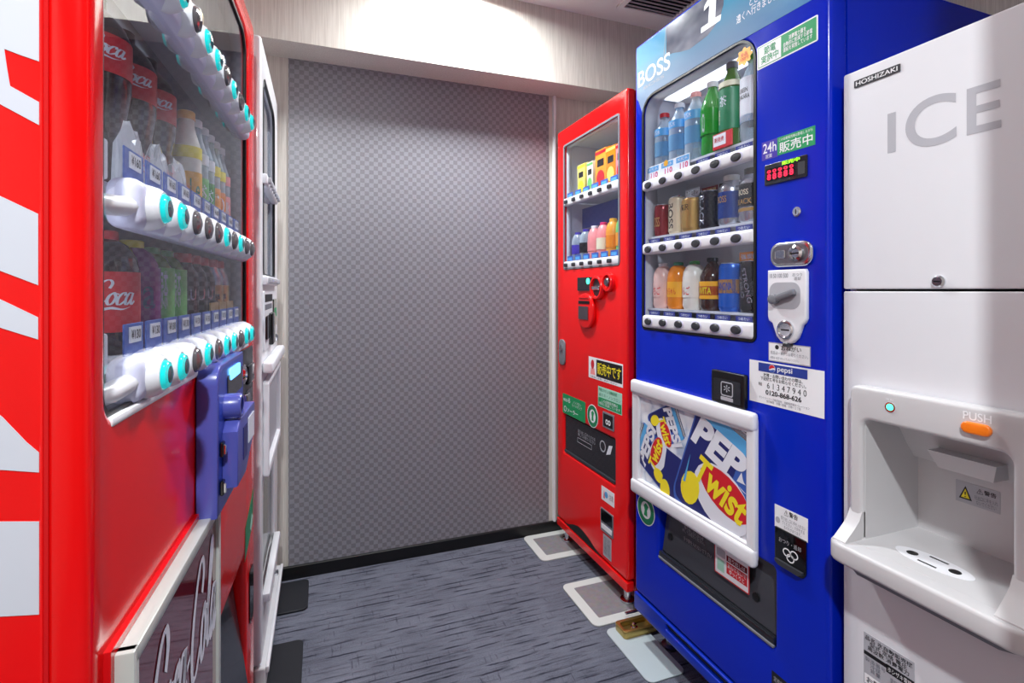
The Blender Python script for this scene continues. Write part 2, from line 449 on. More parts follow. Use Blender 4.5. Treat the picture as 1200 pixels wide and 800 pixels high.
def sticker(parent, outline, m, y=-.0006, name='sticker', label=None, th=.0008):
    return part(name, B().plate(outline, y, th), m, parent, label, 0)
def flat(parent, outline, m, y, name='print', holes=()):
    return part(name, B().plate(outline, y, .0002, holes), m, parent, None, 0)

# frames of the machines (front-left-bottom corner seen from the front)
def frame(x, y, deg):
    return Matrix.Translation((x, y, 0)) @ Matrix.Rotation(R(deg), 4, 'Z')
FR = {'coke': frame(-.19457, .56345, 87.96), 'white': frame(-.155, 1.572, 90), 'red': frame(1.0, 2.0946, -90), 'blue': frame(.94, 1.3953, -90), 'ice': frame(.955, .7094, -90)}
def root(key, name, label, cat):
    f = FR[key]; return thing(name, label, cat, f.translation, f.to_euler().z)

# ------------------------------------------------------------------ the setting
XL, XR, YB, YF = -1.05, 2.1, 2.167, -2.1
struct('floor', B().box(XL, XR, YF, YB, -.03, 0), 'carpet')
struct('ceiling', B().box(XL, XR, YF, YB, CEIL, CEIL + .03), 'ceiling_white')
wb = struct('wall_back', B().box(XL, XR, YB, YB + .05, 0, CEIL), 'linen_paper')
part('wallpaper_panel', B().box(-.118, .989, YB - .004, YB, .05, 2.02), 'check_paper', wb, 'dark grey checked wall covering', 0)
struct('wall_left', B().box(XL - .05, XL, YF, YB, 0, CEIL), 'linen_paper')
struct('wall_right', B().box(XR, XR + .05, YF, YB, 0, CEIL), 'linen_paper')
struct('wall_front', B().box(XL, XR, YF - .05, YF, 0, CEIL), 'corridor_paper')
struct('baseboard_back', B().box(XL, XR, YB - .014, YB, 0, .05, .002, 1), 'black')
struct('trim_1', B().box(XL, XR, 2.013, YB, 2.02, CEIL), 'linen_paper')                 # soffit along the back wall
struct('trim_2', B().box(1.008, 1.02, YB - .02, YB, .05, 2.02, .003, 2), 'white')        # white edging strip beside the panel
struct('trim_3', B().box(.722, XR, .22, .30, 0, CEIL), 'linen_paper')                      # return wall at the mouth of the alcove

# ceiling vent with slats
v = thing('ceiling_vent', 'square grey slatted air vent in the ceiling above the soffit', 'vent', (1.19, 1.60, CEIL), 0)
part('vent_frame', B().plate(rect(0, 0, .30, .305), 0, .012, [rect(.022, .022, .278, .283)], mtx=Matrix.Rotation(R(-90), 4, "X")), 'ceiling_white', v, None, 0)
sl = B().box(.022, .278, -.003, .003, -.009, .009, mtx=None).mesh('slat', 0)
for i in range(11):
    s_ = link('slat', sl, 'vent_grey', v, loc=(0, .036 + i * .0235, -.003)); s_.rotation_euler = (R(-48), 0, 0)
part('backing', B().box(.02, .28, .02, .285, -.0012, -.0004), 'black_matte', v, None, 0)

# recessed ceiling downlights and one added fill (above the frame of the picture)
for i, (x, y, wt, size, spread) in enumerate(DOWNLIGHTS):
    d = thing('downlight', ('round recessed ceiling downlight close to the soffit', 'unseen ceiling fill light added over the middle of the aisle', 'round recessed ceiling downlight in the corridor before the alcove')[i], 'downlight', (x, y, CEIL), 0, 'ceiling downlights')
    part('trim_ring', B().lathe([(.075, -.012), (.095, -.010), (.095, -.0005), (.075, -.0005)], 32), 'white', d)
    part('diffuser', B().lathe([(0, -.004), (.074, -.004), (.074, -.0005)], 32), 'lamp_diffuser', d)
    ld = bpy.data.lights.new('downlight_lamp', 'AREA'); ld.shape = 'DISK'; ld.size = size; ld.energy = wt; ld.color = (.95, 1, 1); ld.spread = R(spread)
    lo = bpy.data.objects.new('downlight_lamp', ld); C.objects.link(lo); lo.parent = d; lo.location = (0, 0, -.016)

# ------------------------------------------------------------------ floor pads and brackets
def pad(label, x0, y0, x1, y1, inner=None, m='mat_white', h=.006, r=.025, rot=0):
    cx, cy = (x0 + x1) / 2, (y0 + y1) / 2
    t = thing('floor_pad', label, 'floor pad', (cx, cy, 0), R(rot), 'quake pads under the machines')
    X = Matrix.Rotation(R(-90), 4, 'X')
    def flatz(pts, z0, th): # outline in x,y
        return B().plate([(a, b_) for a, b_ in pts], 0, th, mtx=Matrix.Translation((0, 0, z0 + th)) @ Matrix.Rotation(R(-90), 4, 'X') @ Matrix.Scale(1, 4))
    part('base_sheet', flatz(rr(x0 - cx, y0 - cy, x1 - cx, y1 - cy, r), .0005, h), m, t, None, 0)
    if inner:
        a = inner
        part('rubber_insert', flatz(rr(x0 - cx + a, y0 - cy + a, x1 - cx - a, y1 - cy - a, .004), h, .0015), 'mat_grey', t, 'grey translucent insert', 0)
    return t
pad('white bordered grey floor pad at the far foot of the red machine by the wall', .853, 1.93, 1.10, 2.15, .036)
pad('white bordered grey floor pad at the near foot of the red machine', .85, 1.492, 1.10, 1.748, .036)
pad('plain pale blue grey floor pad under the brass bracket', .873, 1.225, 1.003, 1.47, None, 'mat_pale', .004, .022)
pad('black rounded floor pad at the far end under the white machine', -.30, 1.93, -.043, 2.125, None, 'mat_black', .008, .02)
pad('black rounded floor pad at the near end under the white machine', -.30, 1.50, -.052, 1.765, None, 'mat_black', .008, .02)
t = thing('anchor_bracket', 'gold coloured steel anchor bracket bolted on the pale pad by the blue machine', 'bracket', (.96, 1.435, .0046), 0)
part('channel', B().plate(rr(-.052, -.032, .075, .032, .012), 0, .022, [rr(-.040, -.020, .075 - .012, .020, .008)], .0015, 1, mtx=Matrix.Translation((0, 0, .022)) @ Matrix.Rotation(R(-90), 4, 'X')), 'brass_zinc', t)
part('base_plate', B().box(-.045, .07, -.026, .026, .001, .006), 'brass_zinc', t)
part('bolt', B().lathe([(.012, .006), (.012, .012), (.007, .012), (.007, .022), (.0, .024)], 12, Matrix.Translation((.004, 0, 0))), 'chrome', t)
part('strap', B().box(-.004, .07, .034, .046, .03, .036, .002, 1), 'steel', t)

# ------------------------------------------------------------------ shared machine bits
def rail(parent, x0, x1, z0, z1, y0, y1, m='white_plastic', name='button_rail', bev=.008):
    return part(name, B().box(x0, x1, y0, y1, z0, z1, bev, 3), m, parent)
def liner(parent, x0, x1, z0, z1, y0, y1, m='liner'):
    b_ = B().box(x0, x1, y1, y1 + .004, z0, z1)
    b_.box(x0 - .003, x0, y0, y1, z0, z1); b_.box(x1, x1 + .003, y0, y1, z0, z1)
    b_.box(x0, x1, y0, y1, z0 - .003, z0); b_.box(x0, x1, y0, y1, z1, z1 + .003)
    return part('display_liner', b_, m, parent, None, 0)
def sleeve(parent, outl, inner, y0, y1, m='liner'):
    return part('window_sleeve', B().plate(outl, y0, y1 - y0, [inner]), m, parent, None, 0)
def side_lamp(parent, x, y, z0, z1, sgn):
    return part('hidden_light_strip', B().box(min(x, x + sgn * .006), max(x, x + sgn * .006), y, y + .014, z0, z1), 'hidden_light_strip', parent, None, 0)
def hidden_light_strip(parent, x0, x1, y, z, wd=.012, watts=.8):
    s_ = part('hidden_light_strip', B().box(x0, x1, y, y + wd, z - .006, z), 'hidden_light_strip', parent, None, 0)
    return s_
def hull(parent, x0, x1, y0, y1, z0, z1, m, bev=.006, name='cabinet'):
    """hollow cabinet body, open to the front behind the door"""
    t = .012
    b_ = B().box(x0, x0 + t, y0, y1, z0, z1); b_.box(x1 - t, x1, y0, y1, z0, z1); b_.box(x0 + t, x1 - t, y1 - t, y1, z0, z1)
    b_.box(x0 + t, x1 - t, y0, y1 - t, z1 - t, z1); b_.box(x0 + t, x1 - t, y0, y1 - t, z0, z0 + t)
    return part(name, b_, m, parent, None, 0)

# ------------------------------------------------------------------ drinks
def place(key, x, y, z): return FR[key] @ Vector((x, y, z))
MESHC = {}
def cached(k, fn):
    if k not in MESHC: MESHC[k] = fn()
    return MESHC[k]
def put_label(p, r_, z0, z1, m, lab=None):
    return link('label', B().lathe([(r_, z0), (r_ + .0004, z0), (r_ + .0004, z1), (r_, z1)], 24).mesh('label', 35), m, p, lab)
def wrap_text(lb, body, m, r_, cx, z0, z1, wd, rot=0, bold=.01, shear=0):
    me = text_mesh(body, cx - wd / 2, z0, cx + wd / 2, z1, 0, bold, shear, rot, False, 1.0, r_ + .001)
    return link('lettering', me, m, lb)
PROF = {
 'pet': lambda r, h: [(0, .002), (r * .8, 0), (r * .97, .01), (r, .03), (r * .97, h * .3), (r * .97, h * .36), (r, h * .42), (r, h * .62), (r * .86, h * .73), (r * .5, h * .84), (.0115, h * .89), (.0115, h * .92), (.014, h * .925), (.014, h * .935), (.0, h * .94)],
 'slim': lambda r, h: [(0, .002), (r * .8, 0), (r, .012), (r, h * .60), (r * .92, h * .70), (r * .62, h * .82), (.013, h * .88), (.013, h * .935), (0, h * .94)],
 'contour': lambda r, h: [(0, .002), (r * .82, 0), (r * .97, .012), (r * .93, h * .22), (r * .84, h * .34), (r, h * .44), (r, h * .64), (r * .82, h * .74), (r * .5, h * .85), (.012, h * .90), (.012, h * .935), (0, h * .94)],
 'dome': lambda r, h: [(0, .002), (r * .85, 0), (r, .012), (r * .96, h * .25), (r, h * .4), (r, h * .66), (r * .92, h * .78), (r * .7, h * .88), (.014, h * .93), (.014, h * .95), (0, h * .95)],
 'large': lambda r, h: [(0, .002), (r * .85, 0), (r, .014), (r * .94, h * .30), (r * .88, h * .42), (r, h * .54), (r, h * .79), (r * .86, h * .85), (r * .55, h * .91), (.013, h * .95), (.013, h * .96), (0, h * .96)],
 'bottlecan': lambda r, h: [(0, .003), (r * .86, 0), (r, .008), (r, h * .70), (r * .94, h * .76), (.021, h * .85), (.020, h * .89), (0, h * .89)],
}
def bottle(key, x, y, z, label, r, h, body, cap, lab=None, shape='pet', lettering=(), group=None, cap_r=.0145, name='drink_bottle', script=None, rot=0):
    f = FR[key]; p = thing(name, label, 'bottle', place(key, x, y, z), f.to_euler().z + R(rot), group)
    prof = PROF[shape](r, h)
    link('body', cached((shape, r, h, body), lambda: B().lathe(prof, 24).mesh('body', 50)), body, p)
    if shape == 'bottlecan': cp = [(.0205, h * .885), (.0205, h * .99), (.018, h), (0, h)]
    else: cp = [(cap_r, h * .925), (cap_r, h * .99), (cap_r * .85, h), (0, h)]
    link('cap', cached((cap, shape, h, cap_r), lambda: B().lathe(cp, 20).mesh('cap', 40)), cap, p)
    lbs = []
    for (a, b_, m) in (lab or []): lbs.append(put_label(p, r + .0003, a * h, b_ * h, m))
    for (i, body_t, m, cx, za, zb, wd, rt) in lettering:
        wrap_text(lbs[i], body_t, m, r, cx, za * h, zb * h, wd, rt)
    if script:
        i, word, m, x0, zz, wd, hh = script
        link('lettering', script_mesh(word, x0, zz * h, wd, hh, wrap=r + .0012, rot=0), m, lbs[i])
    return p
def can(key, x, y, z, label, r, h, body, lab=None, lettering=(), group=None, top='can_steel', rot=0):
    f = FR[key]; p = thing('drink_can', label, 'can', place(key, x, y, z), f.to_euler().z + R(rot), group)
    link('body', cached(('can', r, h, body), lambda: B().lathe([(0, .003), (r * .82, .001), (r * .88, 0), (r, .008), (r, h - .009), (r * .9, h - .002)], 24).mesh('body', 40)), body, p)
    link('lid', cached(('lid', r, h), lambda: B().lathe([(r * .9, h - .002), (r * .9, h), (r * .84, h), (r * .82, h - .003), (0, h - .003)], 24).mesh('lid', 40)), top, p)
    lbs = []
    for (a, b_, m) in (lab or []): lbs.append(put_label(p, r + .0003, a * h, b_ * h, m))
    for (i, body_t, m, cx, za, zb, wd, rt) in lettering: wrap_text(lbs[i], body_t, m, r, cx, za * h, zb * h, wd, rt)
    return p
def carton(key, x, y, z, label, wd, dp, h, body, prints=(), group=None, rot=0):
    """gable-free brick carton with printed shapes on the front"""
    f = FR[key]; p = thing('juice_carton', label, 'carton', place(key, x, y, z), f.to_euler().z + R(rot), group)
    bd = part('body', B().box(-wd / 2, wd / 2, -dp / 2, dp / 2, 0, h, .002, 2), body, p)
    part('flap', B().box(-wd / 2 + .004, wd / 2 - .004, -.004, .004, h - .0005, h + .006), body, p)
    for i, (outl, m) in enumerate(prints): flat(p, outl, m, -dp / 2 - .0003 * (i + 1), 'front_print')
    return p

# ------------------------------------------------------------------ RED COLA MACHINE, left foreground
W, H_ = .917, 1.80
mc = root('coke', 'vending_machine', 'big glossy red cola vending machine with large white letters on its side, left foreground', 'vending machine')
hull(mc, .004, W - .004, .034, .74, .05, H_ - .006, 'red_paint')
win = rr(.037, .994, .822, 1.735, (.022, .02, .05, .05))
slot_hole = rr(.50, .16, .80, .50, .012)
part('door', B().plate(rr(0, .06, W, H_, .02), 0, .034, [win, slot_hole], .011, 4), 'red_paint', mc)
part('window_gasket', B().plate(rr(.035, .990, .825, 1.738, (.024, .022, .05, .05)), .004, .006, [rr(.0405, .998, .8185, 1.7315, (.02, .02, .047, .047))]), 'black', mc, None, 0)
part('window_pane', B().plate(rr(.037, .994, .822, 1.735, (.022, .02, .05, .05)), .008, .003), 'window_glass', mc, None, 0)
liner(mc, .03, .83, .985, 1.745, .036, .16, 'grey_liner')
part('hidden_light_strip', B().box(.031, .034, .05, .07, 1.0, 1.73), 'fill_glow', mc, None, 0)  # unseen strip behind the door stile, added to brighten the unlit drinks
sleeve(mc, rr(.0365, .9935, .8225, 1.7355, (.022, .02, .05, .05)), rr(.039, .996, .820, 1.733, (.02, .018, .048, .048)), .0115, .037, 'grey_liner')
# white print on the near side (y, z outlines on the side panel)
def side_print(yz, name='side_lettering'):
    part(name, B().xprism([(a, z) for a, z in yz], .0034, .0039), 'side_white', mc, None, 0)
side_print([(.0382, 1.48), (.0382, 1.3215), (.052, 1.3255), (.0625, 1.329), (.0605, 1.312), (.0585, 1.2975), (.0382, 1.2857), (.0382, 1.2655), (.0636, 1.2798), (.13, 1.32), (.13, 1.48)])
side_print([(.0388, 1.1872), (.0636, 1.2006), (.13, 1.234), (.13, 1.165), (.0636, 1.1361), (.0388, 1.1245)])
side_print([(.0388, 1.0961), (.0636, 1.1112), (.13, 1.15), (.13, 1.12), (.0636, 1.087), (.0388, 1.0767)])
side_print([(.0382, .9596), (.0382, .977), (.047, .987), (.056, .9995), (.0636, 1.0101), (.11, 1.06), (.13, 1.06), (.13, .972), (.0636, .9646)])
side_print([(.0382, .8345), (.0382, .9163), (.0636, .9199), (.13, .927), (.13, .845), (.0636, .8379)])
part('side_seam', B().box(.002, .006, .031, .0345, .06, H_ - .01), 'red_trim', mc)
part('hinge_strip', B().box(.0005, .004, .0345, .0365, .06, H_ - .01, .0005, 1), 'red_paint_bright', mc)
# selection rails
CX = [.1426 + .0673 * i for i in range(11)]
LIT = {0: 'CCDCCDCDCC', 1: 'CCDDDCDCDD', 2: 'CCDCDCCDCC'}
hous = B().knob(0, 0, .012, [(.0265, 0), (.0265, .014), (.0235, .024), (.0195, .030), (.0175, .030), (.0175, .024)], 28).mesh('button_housing')
lens = B().knob(0, 0, .012, [(.0178, .022), (.0175, .031), (.015, .0345), (.0105, .036), (.0105, .030)], 24).mesh('button')
core = B().knob(0, 0, .012, [(.0104, .033), (.0100, .0362), (.005, .0378), (0, .038)], 20).mesh('button_core'); core.materials.append(M['core_lens'])
lens_d = lens.copy(); core_d = core.copy(); core_d.materials.clear(); core_d.materials.append(M['dark_lens'])
lens.materials.append(M['cyan_lens']); lens_d.materials.append(M['dark_lens'])
def vend_tag(parent, me, x, y, z): return link('price_tag', me, None, parent, loc=(x, y, z))
yen = {}
def yen_mesh(s, wd, ht, z): 
    return cached((s, wd), lambda: text_mesh(s, -wd / 2, z, wd / 2, z + ht, -.0008, .015))
for row, (z0, z1, dep) in enumerate(((1.478, 1.532, .085), (1.188, 1.245, .155), (.994, 1.046, .155))):
    rl = part('button_rail', B().box(.104, .818, -.006, .030, z0, z1, .014, 4), 'rail_violet', mc)
    part('rail_arm', B().tube([(.045, .022, z0 + .018), (.075, .012, z0 + .020), (.112, .008, z0 + .024)], .011, 12), 'white_plastic', rl)
    part('shelf', B().box(.035, .825, .030, dep, z1 - .012, z1 - .006), 'liner', mc, None, 0)
    for i in range(10):
        zc = {0: 1.505, 1: 1.2155, 2: 1.021}[row]
        link('button_housing', hous, 'white_plastic', rl, loc=(CX[i], 0, zc))
        link('button', lens if LIT[row][i] == 'C' else lens_d, None, rl, loc=(CX[i], 0, zc))
        link('button_core', core if LIT[row][i] == 'C' else core_d, None, rl, loc=(CX[i], 0, zc))
    # price cards standing behind the rail
    tag = cached('coke_tag', lambda: B().box(-.029, .029, -.001, .001, 0, .044, .0006, 1).mesh('price_tag', 0))
    pc = cached('coke_card', lambda: B().box(-.017, .017, -.0026, -.0011, .022, .040).mesh('price_card', 0))
    for i in range(10):
        tg = link('price_tag', tag, 'tag_blue', mc, loc=(CX[i] + .004, .0145, z1 - .008))
        link('price_card', pc, 'price_white', tg)
        link('lettering', cached(('yen', row), lambda: text_mesh(('¥160', '¥160', '¥130')[row], -.014, .026, .014, .037, -.0029, .01)), 'black_print', tg)
    part('rail_end', B().box(.045, .075, .0125, .05, z1 - .012, z1 + .030, .003, 2), 'white_plastic', mc)
part('bottom_sill', B().box(.045, .82, -.002, .03, .985, .9945, .003, 2), 'white_plastic', mc)
# coin unit on the door
cu_ = [(.3465, .763), (.52, .763), (.565, .83), (.565, 1.0), (.376, 1.0)] 
outl = [(.3465, .763), (.50, .763), (.565, .835), (.565, 1.0)] + [(.3465 + .03 - .03 * math.sin(R(a)), 1.0 - .03 + .03 * math.cos(R(a))) for a in (0, 18, 36, 54, 72, 90)]
cb = part('coin_unit', B().plate(outl, -.0315, .0305, (), .003, 2), 'coin_purple', mc)
flat(cb, [(.352, .768), (.498, .768), (.560, .838), (.560, .994), (.38, .994), (.365, .988), (.356, .975)], 'coin_blue', -.0318, 'face_plate')
part('screen', B().plate(rr(.415, .935, .545, .975, .004), -.0335, .002), 'slot_grey', cb)
part('lit_sign', B().plate(rr(.43, .965, .52, .985, .006), -.0345, .0025), 'blue_led', cb)
part('note_knob', B().knob(.402, .927, -.031, [(.021, 0), (.021, .022), (.019, .026), (.014, .026), (.014, .020), (0, .020)], 24), 'coin_purple', cb)
part('reader_box', B().plate([(.375, .80), (.45, .80), (.545, .85), (.545, .905), (.395, .905), (.375, .89)], -.055, .0235, (), .003, 2), 'coin_purple', cb)
part('reader_card', B().plate(rect(.47, .845, .53, .89), -.0562, .001), 'print_white', cb)
part('reader_slot', B().plate(rect(.42, .83, .455, .885), -.0562, .001), 'navy_print', cb)
for zz in (.867, .806):
    part('latch', B().box(.357, .371, -.038, -.0318, zz - .012, zz + .012, .002, 1), 'black_gloss', cb)
    part('latch_pin', B().box(.3585, .3625, -.041, -.037, zz - .008, zz + .008, .001, 1), 'chrome', cb)
# coin slot panel beside it
cp = part('coin_panel', B().plate(rr(.63, .83, .87, .983, .012), -.004, .004, (), .001, 1), 'dark_grey', mc)
part('coin_slot', B().knob(.70, .935, -.004, [(.022, 0), (.022, .008), (.014, .012), (.010, .006), (0, .006)], 20), 'chrome', cp)
part('return_lever', B().box(.685, .72, -.022, -.004, .86, .892, .004, 2), 'chrome', cp)
part('note_slot', B().box(.76, .84, -.012, -.004, .90, .945, .004, 2), 'black_gloss', cp)
part('display', B().plate(rr(.76, .85, .84, .885, .003), -.006, .002), 'black_gloss', cp)
# advertising board low on the door
bd = part('display_board', B().plate(rect(.044, .31, .410, .757), -.0175, .0175), 'maroon_plate', mc, 'dark red glossy board with white script')
part('frame_top', B().box(.04, .414, -.0225, -.0005, .750, .766, .002, 2), 'silver', bd)
part('frame_side', B().box(.036, .050, -.0225, -.0005, .30, .766, .002, 2), 'silver', bd)
part('frame_side', B().box(.402, .416, -.0225, -.0005, .30, .766, .002, 2), 'silver', bd)
part('frame_bottom', B().box(.04, .414, -.0225, -.0005, .296, .312, .002, 2), 'silver', bd)
part('red_border', B().plate(rect(.028, .29, .424, .775), -.006, .006, [rect(.04, .30, .412, .764)]), 'red_trim', bd)
link('lettering', script_mesh('Coca-Cola', .078, .575, .315, .145, -.0185, thick=.16, thin=.045), 'print_white', bd)
# delivery slot
part('delivery_recess', B().box(.495, .805, .20, .206, .15, .51).box(.495, .501, .034, .2, .15, .51).box(.799, .805, .034, .2, .15, .51), 'black', mc, None, 0)
part('delivery_flap', B().xprism([(-.006, .17), (.004, .165), (.050, .46), (.044, .48), (.030, .44)], .505, .795), 'slot_grey', mc)
part('flap_edge', B().box(.505, .795, -.014, -.002, .158, .178, .003, 2), 'red_trim', mc)
# stickers near the far edge
s_ = sticker(mc, [(.775, .485), (.785, .56), (.900, .61), (.885, .53)], 'green_dark', -.001)
flat(s_, [(.84, .535), (.868, .562), (.888, .548), (.862, .520)], 'green_pale', -.0014)
part('coin_return', B().plate(rr(.835, .30, .885, .43, .01), -.003, .003), 'black_gloss', mc)
part('kick_plate', B().box(.01, W - .01, .012, .04, .012, .058, .003, 1), 'red_trim', mc)
for fx in (.06, W - .06):
    for fy in (.08, .66): part('leg', B().lathe([(.028, 0), (.028, .006), (.012, .01), (.012, .055)], 14, Matrix.Translation((fx, fy, 0))), 'steel', mc)

# drinks inside the red machine on the left
G = 'drinks in the red cola machine'
zb = 1.0405
bottle('coke', .222, .0735, zb, 'cola bottle with red script label and red cap, front left of the lowest left shelf', .040, .155, 'cola', 'red_print', [(.18, .66, 'red_print')], 'dome', group=G, script=(0, 'Coca', 'print_white', -.020, .40, .050, .030), rot=-62, cap_r=.018)
bottle('coke', .301, .067, zb, 'purple grape soda bottle beside the cola bottle on the lowest left shelf', .034, .150, 'grape', 'yellow_print', [(.12, .74, 'grape')], 'dome', [(0, 'Fa', 'navy_print', .004, .36, .66, .036, 0)], G, rot=-58)
for i in (0, 1):
    bottle('coke', .372 + .067 * i, .067, zb, ('green tea bottle right of the grape soda on the lowest left shelf', 'second green tea bottle, beside the dark coffee bottles on the lowest left shelf')[i], .0325, .146, 'pet_tea', 'soda_green', [(.25, .78, 'juice_green')], 'dome', [(0, '緑茶', 'print_white', .008, .35, .75, .014, 0)], G, rot=-55)
for i in (0, 1, 2):
    bottle('coke', .507 + .063 * i, .063, zb, ('first dark coffee bottle with red cap, next to the green tea', 'middle dark coffee bottle with red cap on the lowest left shelf', 'third dark coffee bottle with red cap, next to the gold bottles')[i], .0305, .146, 'can_black', 'red_print', [(.2, .7, 'can_black')], 'bottlecan', [(0, ('BLU', 'BU', 'BLU')[i], 'can_steel', .0, .42, .56, .034, 0)], G, rot=-50)
for i in (0, 1):
    bottle('coke', .700 + .062 * i, .0605, zb, ('gold labelled coffee bottle with red cap right of the dark ones', 'last gold labelled coffee bottle at the far end of the lowest left shelf')[i], .0295, .146, 'can_steel', 'red_print', [(.2, .62, 'can_gold')], 'bottlecan', [(0, '微糖', 'can_black', 0, .34, .50, .026, 0)], G, rot=-50)
def standup(name, lab, x, y, z, wd, h, m, body, tm):
    p_ = thing(name, lab, 'card', place('coke', x, y, z), FR['coke'].to_euler().z)
    part('card', B().box(-wd / 2, wd / 2, -.001, .002, .0, h, .0006, 1), m, p_, None, 0)
    text(p_, body, -wd * .38, h * .3, wd * .38, h * .75, -.0014, tm)
    part('foot', B().box(-wd * .3, wd * .3, .002, .010, 0, .003), m, p_, None, 0)
standup('flavour_card', 'small purple flavour card standing before the grape soda bottle', CX[2] + .02, .0375, zb + .002, .060, .036, 'purple_print', 'すっきり\nおいしい', 'print_white')
for i in range(3): standup('flavour_card', ('black and gold card, nearest of three before the dark coffee bottles', 'black and gold card, middle of three before the coffee bottles', 'black and gold card, farthest of three before the gold coffee bottles')[i], (.555 + .072 * i), .0165, zb + .006, .064, .050, ('can_gold', 'can_gold', 'can_gold')[i], 'コーヒー', 'can_black')
zb = 1.2395
for i in range(3):
    nm = ('first', 'second', 'third')[i]
    bottle('coke', .268 + .099 * i, .1005, zb, 'large cola bottle with red script label, %s from the left on the middle left shelf' % nm, .043, .272, 'cola', 'cola', [(.60, .785, 'red_print')], 'large', group=G, script=(0, 'Coca', 'print_white', -.022, .685, .054, .024), rot=-62, cap_r=.016)
    ic = thing('ice_decoration', 'crumpled clear plastic ice with red print at the foot of the %s large cola bottle' % nm, 'decoration', place('coke', .225 + .099 * i, .0440, zb), FR['coke'].to_euler().z)
    t_ = bmesh.new(); bmesh.ops.create_icosphere(t_, subdivisions=3, radius=1)
    rnd = random.Random(40 + i)
    for v_ in t_.verts:
        k_ = 1 + rnd.uniform(-.09, .09)
        v_.co = Vector((v_.co.x * .044 * k_, v_.co.y * .0115 * k_, max(0, v_.co.z) ** .6 * .092 * k_ if v_.co.z > 0 else 0))
    me_ = bpy.data.meshes.new('lump'); t_.to_mesh(me_); t_.free(); link('lump', me_, 'ice_lump', ic)
    text(ic, '氷点下\nコーラ', .002, .034, .030, .060, -.0135, 'red_print')
mid = [('milk', 'orange_print', 'orange_print', 'yellow lemon drink bottle after the large cola bottles', 'Le', 'green_dark', 'yellow_print'),
       ('pet_clear', 'white', 'juice_green', 'clear bottle with bright green lower label beside the yellow lemon bottle', '茶', 'print_white', 'white'),
       ('pet_clear', 'white', 'soda_green', 'clear bottle with darker green lower label beside the orange drinks', '茶', 'print_white', 'white'),
       ('pet_clear', 'white', 'juice_orange', 'clear bottle with pale orange lower label beside the darker green one', 'C', 'print_white', 'yellow_print'),
       ('pet_clear', 'white', 'fanta_orange', 'clear bottle with deeper orange lower label beside the pink one', 'Q', 'print_white', 'yellow_print'),
       ('pet_clear', 'white', 'juice_pink', 'clear bottle with pink lower label at the far end of the middle left shelf', '桃', 'print_white', 'juice_pink')]
for i, (bm_, cm, lm, lab, tx, tm, lm2) in enumerate(mid):
    bottle('coke', .536 + .0520 * i, .0585, zb, lab, .0246, .212, bm_, cm, [(.05, .46, lm), (.58, .68, lm2)], 'slim', [(0, tx, tm, .004, .22, .40, .020, 0)], G, rot=-50)
topm = [('can_steel', 'silver'), ('can_cream', 'cream'), ('can_gold', 'gold'), ('can_red', 'dark red'), ('amber_cola', 'brown'), ('can_cream', 'pale cream'), ('can_gold', 'dull gold'), ('amber_cola', 'dark brown'), ('can_black', 'black'), ('can_steel', 'grey steel')]
for i, (bm_, nm) in enumerate(topm):
    can('coke', CX[i], .0595, 1.5265, nm + ' coffee can on the highest shelf of the left red machine, number %s along' % ['one', 'two', 'three', 'four', 'five', 'six', 'seven', 'eight', 'nine', 'ten'][i], .0265, .105 if i % 3 else .122, bm_, [(.35, .65, 'can_cream' if i % 2 else 'can_red')], (), G)

# ------------------------------------------------------------------ WHITE MACHINE, left behind
W, H_ = .575, 1.83
mw = root('white', 'vending_machine', 'slim white vending machine squeezed between the left red machine and the wall', 'vending machine')
hull(mw, .003, W - .003, .036, .66, .05, H_ - .006, 'white_paint')
win = rr(.055, 1.165, .43, 1.735, (.015, .015, .05, .05))
slot = rr(.06, .20, .45, .56, .04)
part('door', B().plate(rr(0, .075, W, H_, .014), 0, .036, [win, slot], .010, 4), 'white_paint', mw)
part('window_gasket', B().plate(rr(.050, 1.160, .435, 1.740, (.018, .018, .052, .052)), -.002, .008, [rr(.058, 1.168, .427, 1.732, (.014, .014, .048, .048))]), 'black', mw, None, 0)
part('window_pane', B().plate(win, .010, .003), 'window_glass', mw, None, 0)
liner(mw, .048, .437, 1.158, 1.742, .037, .25)
sleeve(mw, rr(.0545, 1.1645, .4305, 1.7355, (.015, .015, .05, .05)), rr(.057, 1.167, .428, 1.733, (.013, .013, .048, .048)), .0135, .038)
side_lamp(mw, .049, .05, 1.18, 1.72, 1)
for k, (z0, z1) in enumerate(((1.425, 1.455), (1.135, 1.163))):
    rl = part('button_rail', B().box(.045, .44, -.012, .012, z0, z1, .006, 2), 'white_plastic', mw)
    bt = cached('white_btn', lambda: B().box(-.014, .014, -.020, -.010, -.008, .008, .003, 2).mesh('button'))
    for i in range(7): link('button', bt, 'grey_print', rl, loc=(.08 + i * .054, 0, (z0 + z1) / 2))
    part('shelf', B().box(.05, .435, .013, .24, z1 - .008, z1 - .004), 'liner', mw, None, 0)
cp = part('coin_panel', B().plate(rr(.05, .945, .46, 1.118, .006), -.004, .004), 'white_plastic', mw)
flat(cp, rect(.06, 1.085, .30, 1.108), 'black_print', -.0042, 'notice_strip'); flat(cp, rect(.06, 1.062, .28, 1.078), 'grey_text', -.0042, 'notice_strip')
part('note_slot', B().box(.07, .15, -.010, -.004, .975, 1.045, .004, 2), 'black_gloss', cp)
part('note_slot', B().box(.18, .27, -.016, -.004, .95, 1.05, .004, 2), 'black_gloss', cp)
part('display', B().plate(rr(.31, 1.0, .43, 1.09, .003), -.008, .004), 'black_gloss', cp)
flat(cp, rect(.33, 1.03, .41, 1.06), 'green_print', -.0084, 'green_sign')
part('lock', B().knob(.40, .955, -.004, [(.012, 0), (.012, .008), (.009, .01), (0, .01)], 14), 'chrome', cp)
part('handle_bar', B().box(.02, .50, -.030, 0, .885, .918, .008, 3), 'white_plastic', mw)
